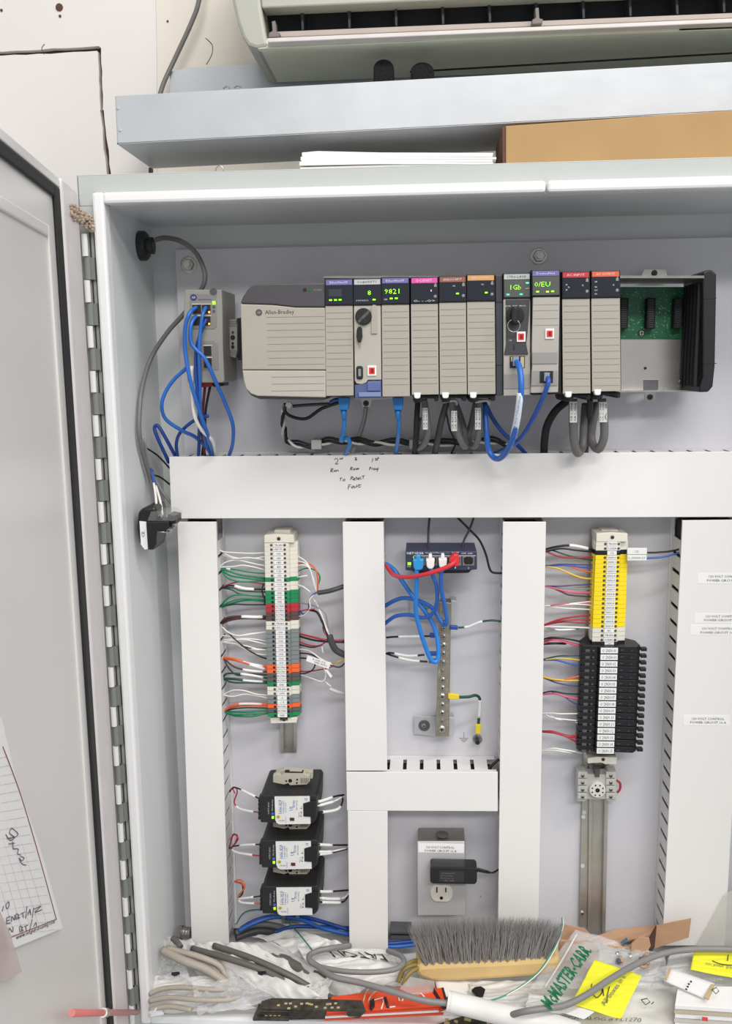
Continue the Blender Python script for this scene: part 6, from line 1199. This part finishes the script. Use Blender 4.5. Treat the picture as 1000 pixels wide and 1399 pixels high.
slabF('tan_edge', spk2, [(908, 1336), (914, 1321), (917, 1323), (911, 1338)], .068, .001, c_, 0); slabF('tan_edge', spk2, [(962, 1362), (972, 1344), (977, 1345), (968, 1366)], .068, .001, c_, 0)
for s_ in ([(973, 1352), (979, 1349), (982, 1354), (978, 1358), (973, 1352)],): MB().tube([F(x, y, .07) for x, y in s_], .0007, 5, False).build('recycling_mark', gt, c_)
o = PR('film_sleeve', mat('smoky film', (225, 223, 216), .2, alpha=.3, var=.05), None, [(1000, 1218), (1060, 1190), (1060, 1300), (948, 1300), (970, 1262), (990, 1225)], -.068, -.064, .0008); tag(o, 'clear plastic sleeve leaning on the wide right duct', 'sleeve')
FT([(768, 1254, .1), (767, 1268, .095), (757, 1295, .085), (738, 1325, .075), (715, 1345, .07), (690, 1360, .065), (670, 1367, .06)], .0011, mat('green white wire', (60, 150, 125), .4), 'loose_wire', 'green and white wire hanging over the brush end', 'wire')
FT([(769, 1254, .1), (769, 1268, .0965), (759, 1295, .0865), (740, 1325, .0765), (717, 1345, .0715), (692, 1360, .0665)], .0008, whtw, 'loose_wire', 'white strand beside the green wire over the brush end', 'wire')
# brush
br = root('bench_brush', 660, 1338, -.11, 'wooden bench brush with dense grey bristles lying bristles up', 'brush')
YBR = -.105
PR('handle_block', wood, br, [(566, 1326), (574, 1320), (600, 1318), (680, 1315), (760, 1310), (768, 1314), (766, 1330), (744, 1334), (640, 1341), (590, 1342), (572, 1336)], YBR-.02, YBR+.03, .006)
rn = random.Random(11); bm_ = MB(); Nt = 17
for t in range(Nt):
    for row in range(3):
        bx = 583+t*(160/(Nt-1)); by = 1319.5-(bx-583)*.032; Y = YBR-.014+row*.014; b0 = P(bx, by, Y)
        f = t/(Nt-1); topx = 566+f*196; 
        for k in range(46):
            a = rn.uniform(0, 2*PI); rr = math.sqrt(rn.random())
            b1 = b0+Vector((math.cos(a)*rr*.0042, math.sin(a)*rr*.0042, 0))
            tp_ = P(topx+rn.gauss(0, 6), 1254-3*math.sin(f*PI)+abs(rn.gauss(0, 4))+(4 if f < .06 or f > .94 else 0), Y); tp_ += Vector((0, math.sin(a)*rr*.008+rn.gauss(0, .003), 0))
            mid = b1.lerp(tp_, .5)+Vector((math.cos(a)*rr*.003, 0, .002)); w0 = .00055
            i0 = len(bm_.v); d0 = Vector((math.cos(a), math.sin(a), 0))*w0; d1 = Vector((-math.sin(a), math.cos(a), 0))*w0
            for c, s_ in ((b1, 1), (mid, .85)): bm_.v += [tuple(c+d0*s_), tuple(c+d1*s_), tuple(c-(d0+d1)*s_*.7)]
            bm_.v.append(tuple(tp_))
            for q_ in range(3): r_ = (q_+1) % 3; bm_.f.append((i0+q_, i0+r_, i0+3+r_, i0+3+q_)); bm_.f.append((i0+3+q_, i0+3+r_, i0+6))
o = bm_.build('bristles', rubberg, br); o['kind'] = 'stuff'
# tangled olive cord and clear box left of the brush
ol = mat('olive cord', (150, 130, 70), .5, var=.15)
for i, pts in enumerate([[(548, 1336, .03), (552, 1322, .04), (562, 1314, .045), (573, 1312, .04)], [(544, 1342, .028), (549, 1328, .04), (560, 1320, .046), (575, 1317, .04)], [(550, 1346, .03), (556, 1334, .04), (564, 1326, .044), (574, 1322, .04)]]):
    FT(pts, .003, ol, 'olive_cord', ['upper', 'middle', 'lower'][i]+' of three olive cords beside the wooden brush block')
o = slabF('clear_box', mat('clear box plastic', (215, 210, 200), .15, alpha=.5), [(546, 1350), (560, 1334), (594, 1340), (592, 1352), (560, 1358)], .045, .015); tag(o, 'small clear plastic box left of the brush block', 'box')
film('printed_leaflet', paper, [(592, 1336, .02), (660, 1334, .02), (650, 1362, .02), (600, 1362, .02)], 'printed white leaflet between orange booklets and brush', 'paper', nu=8, nv=4, amp=.0015, seed=31)
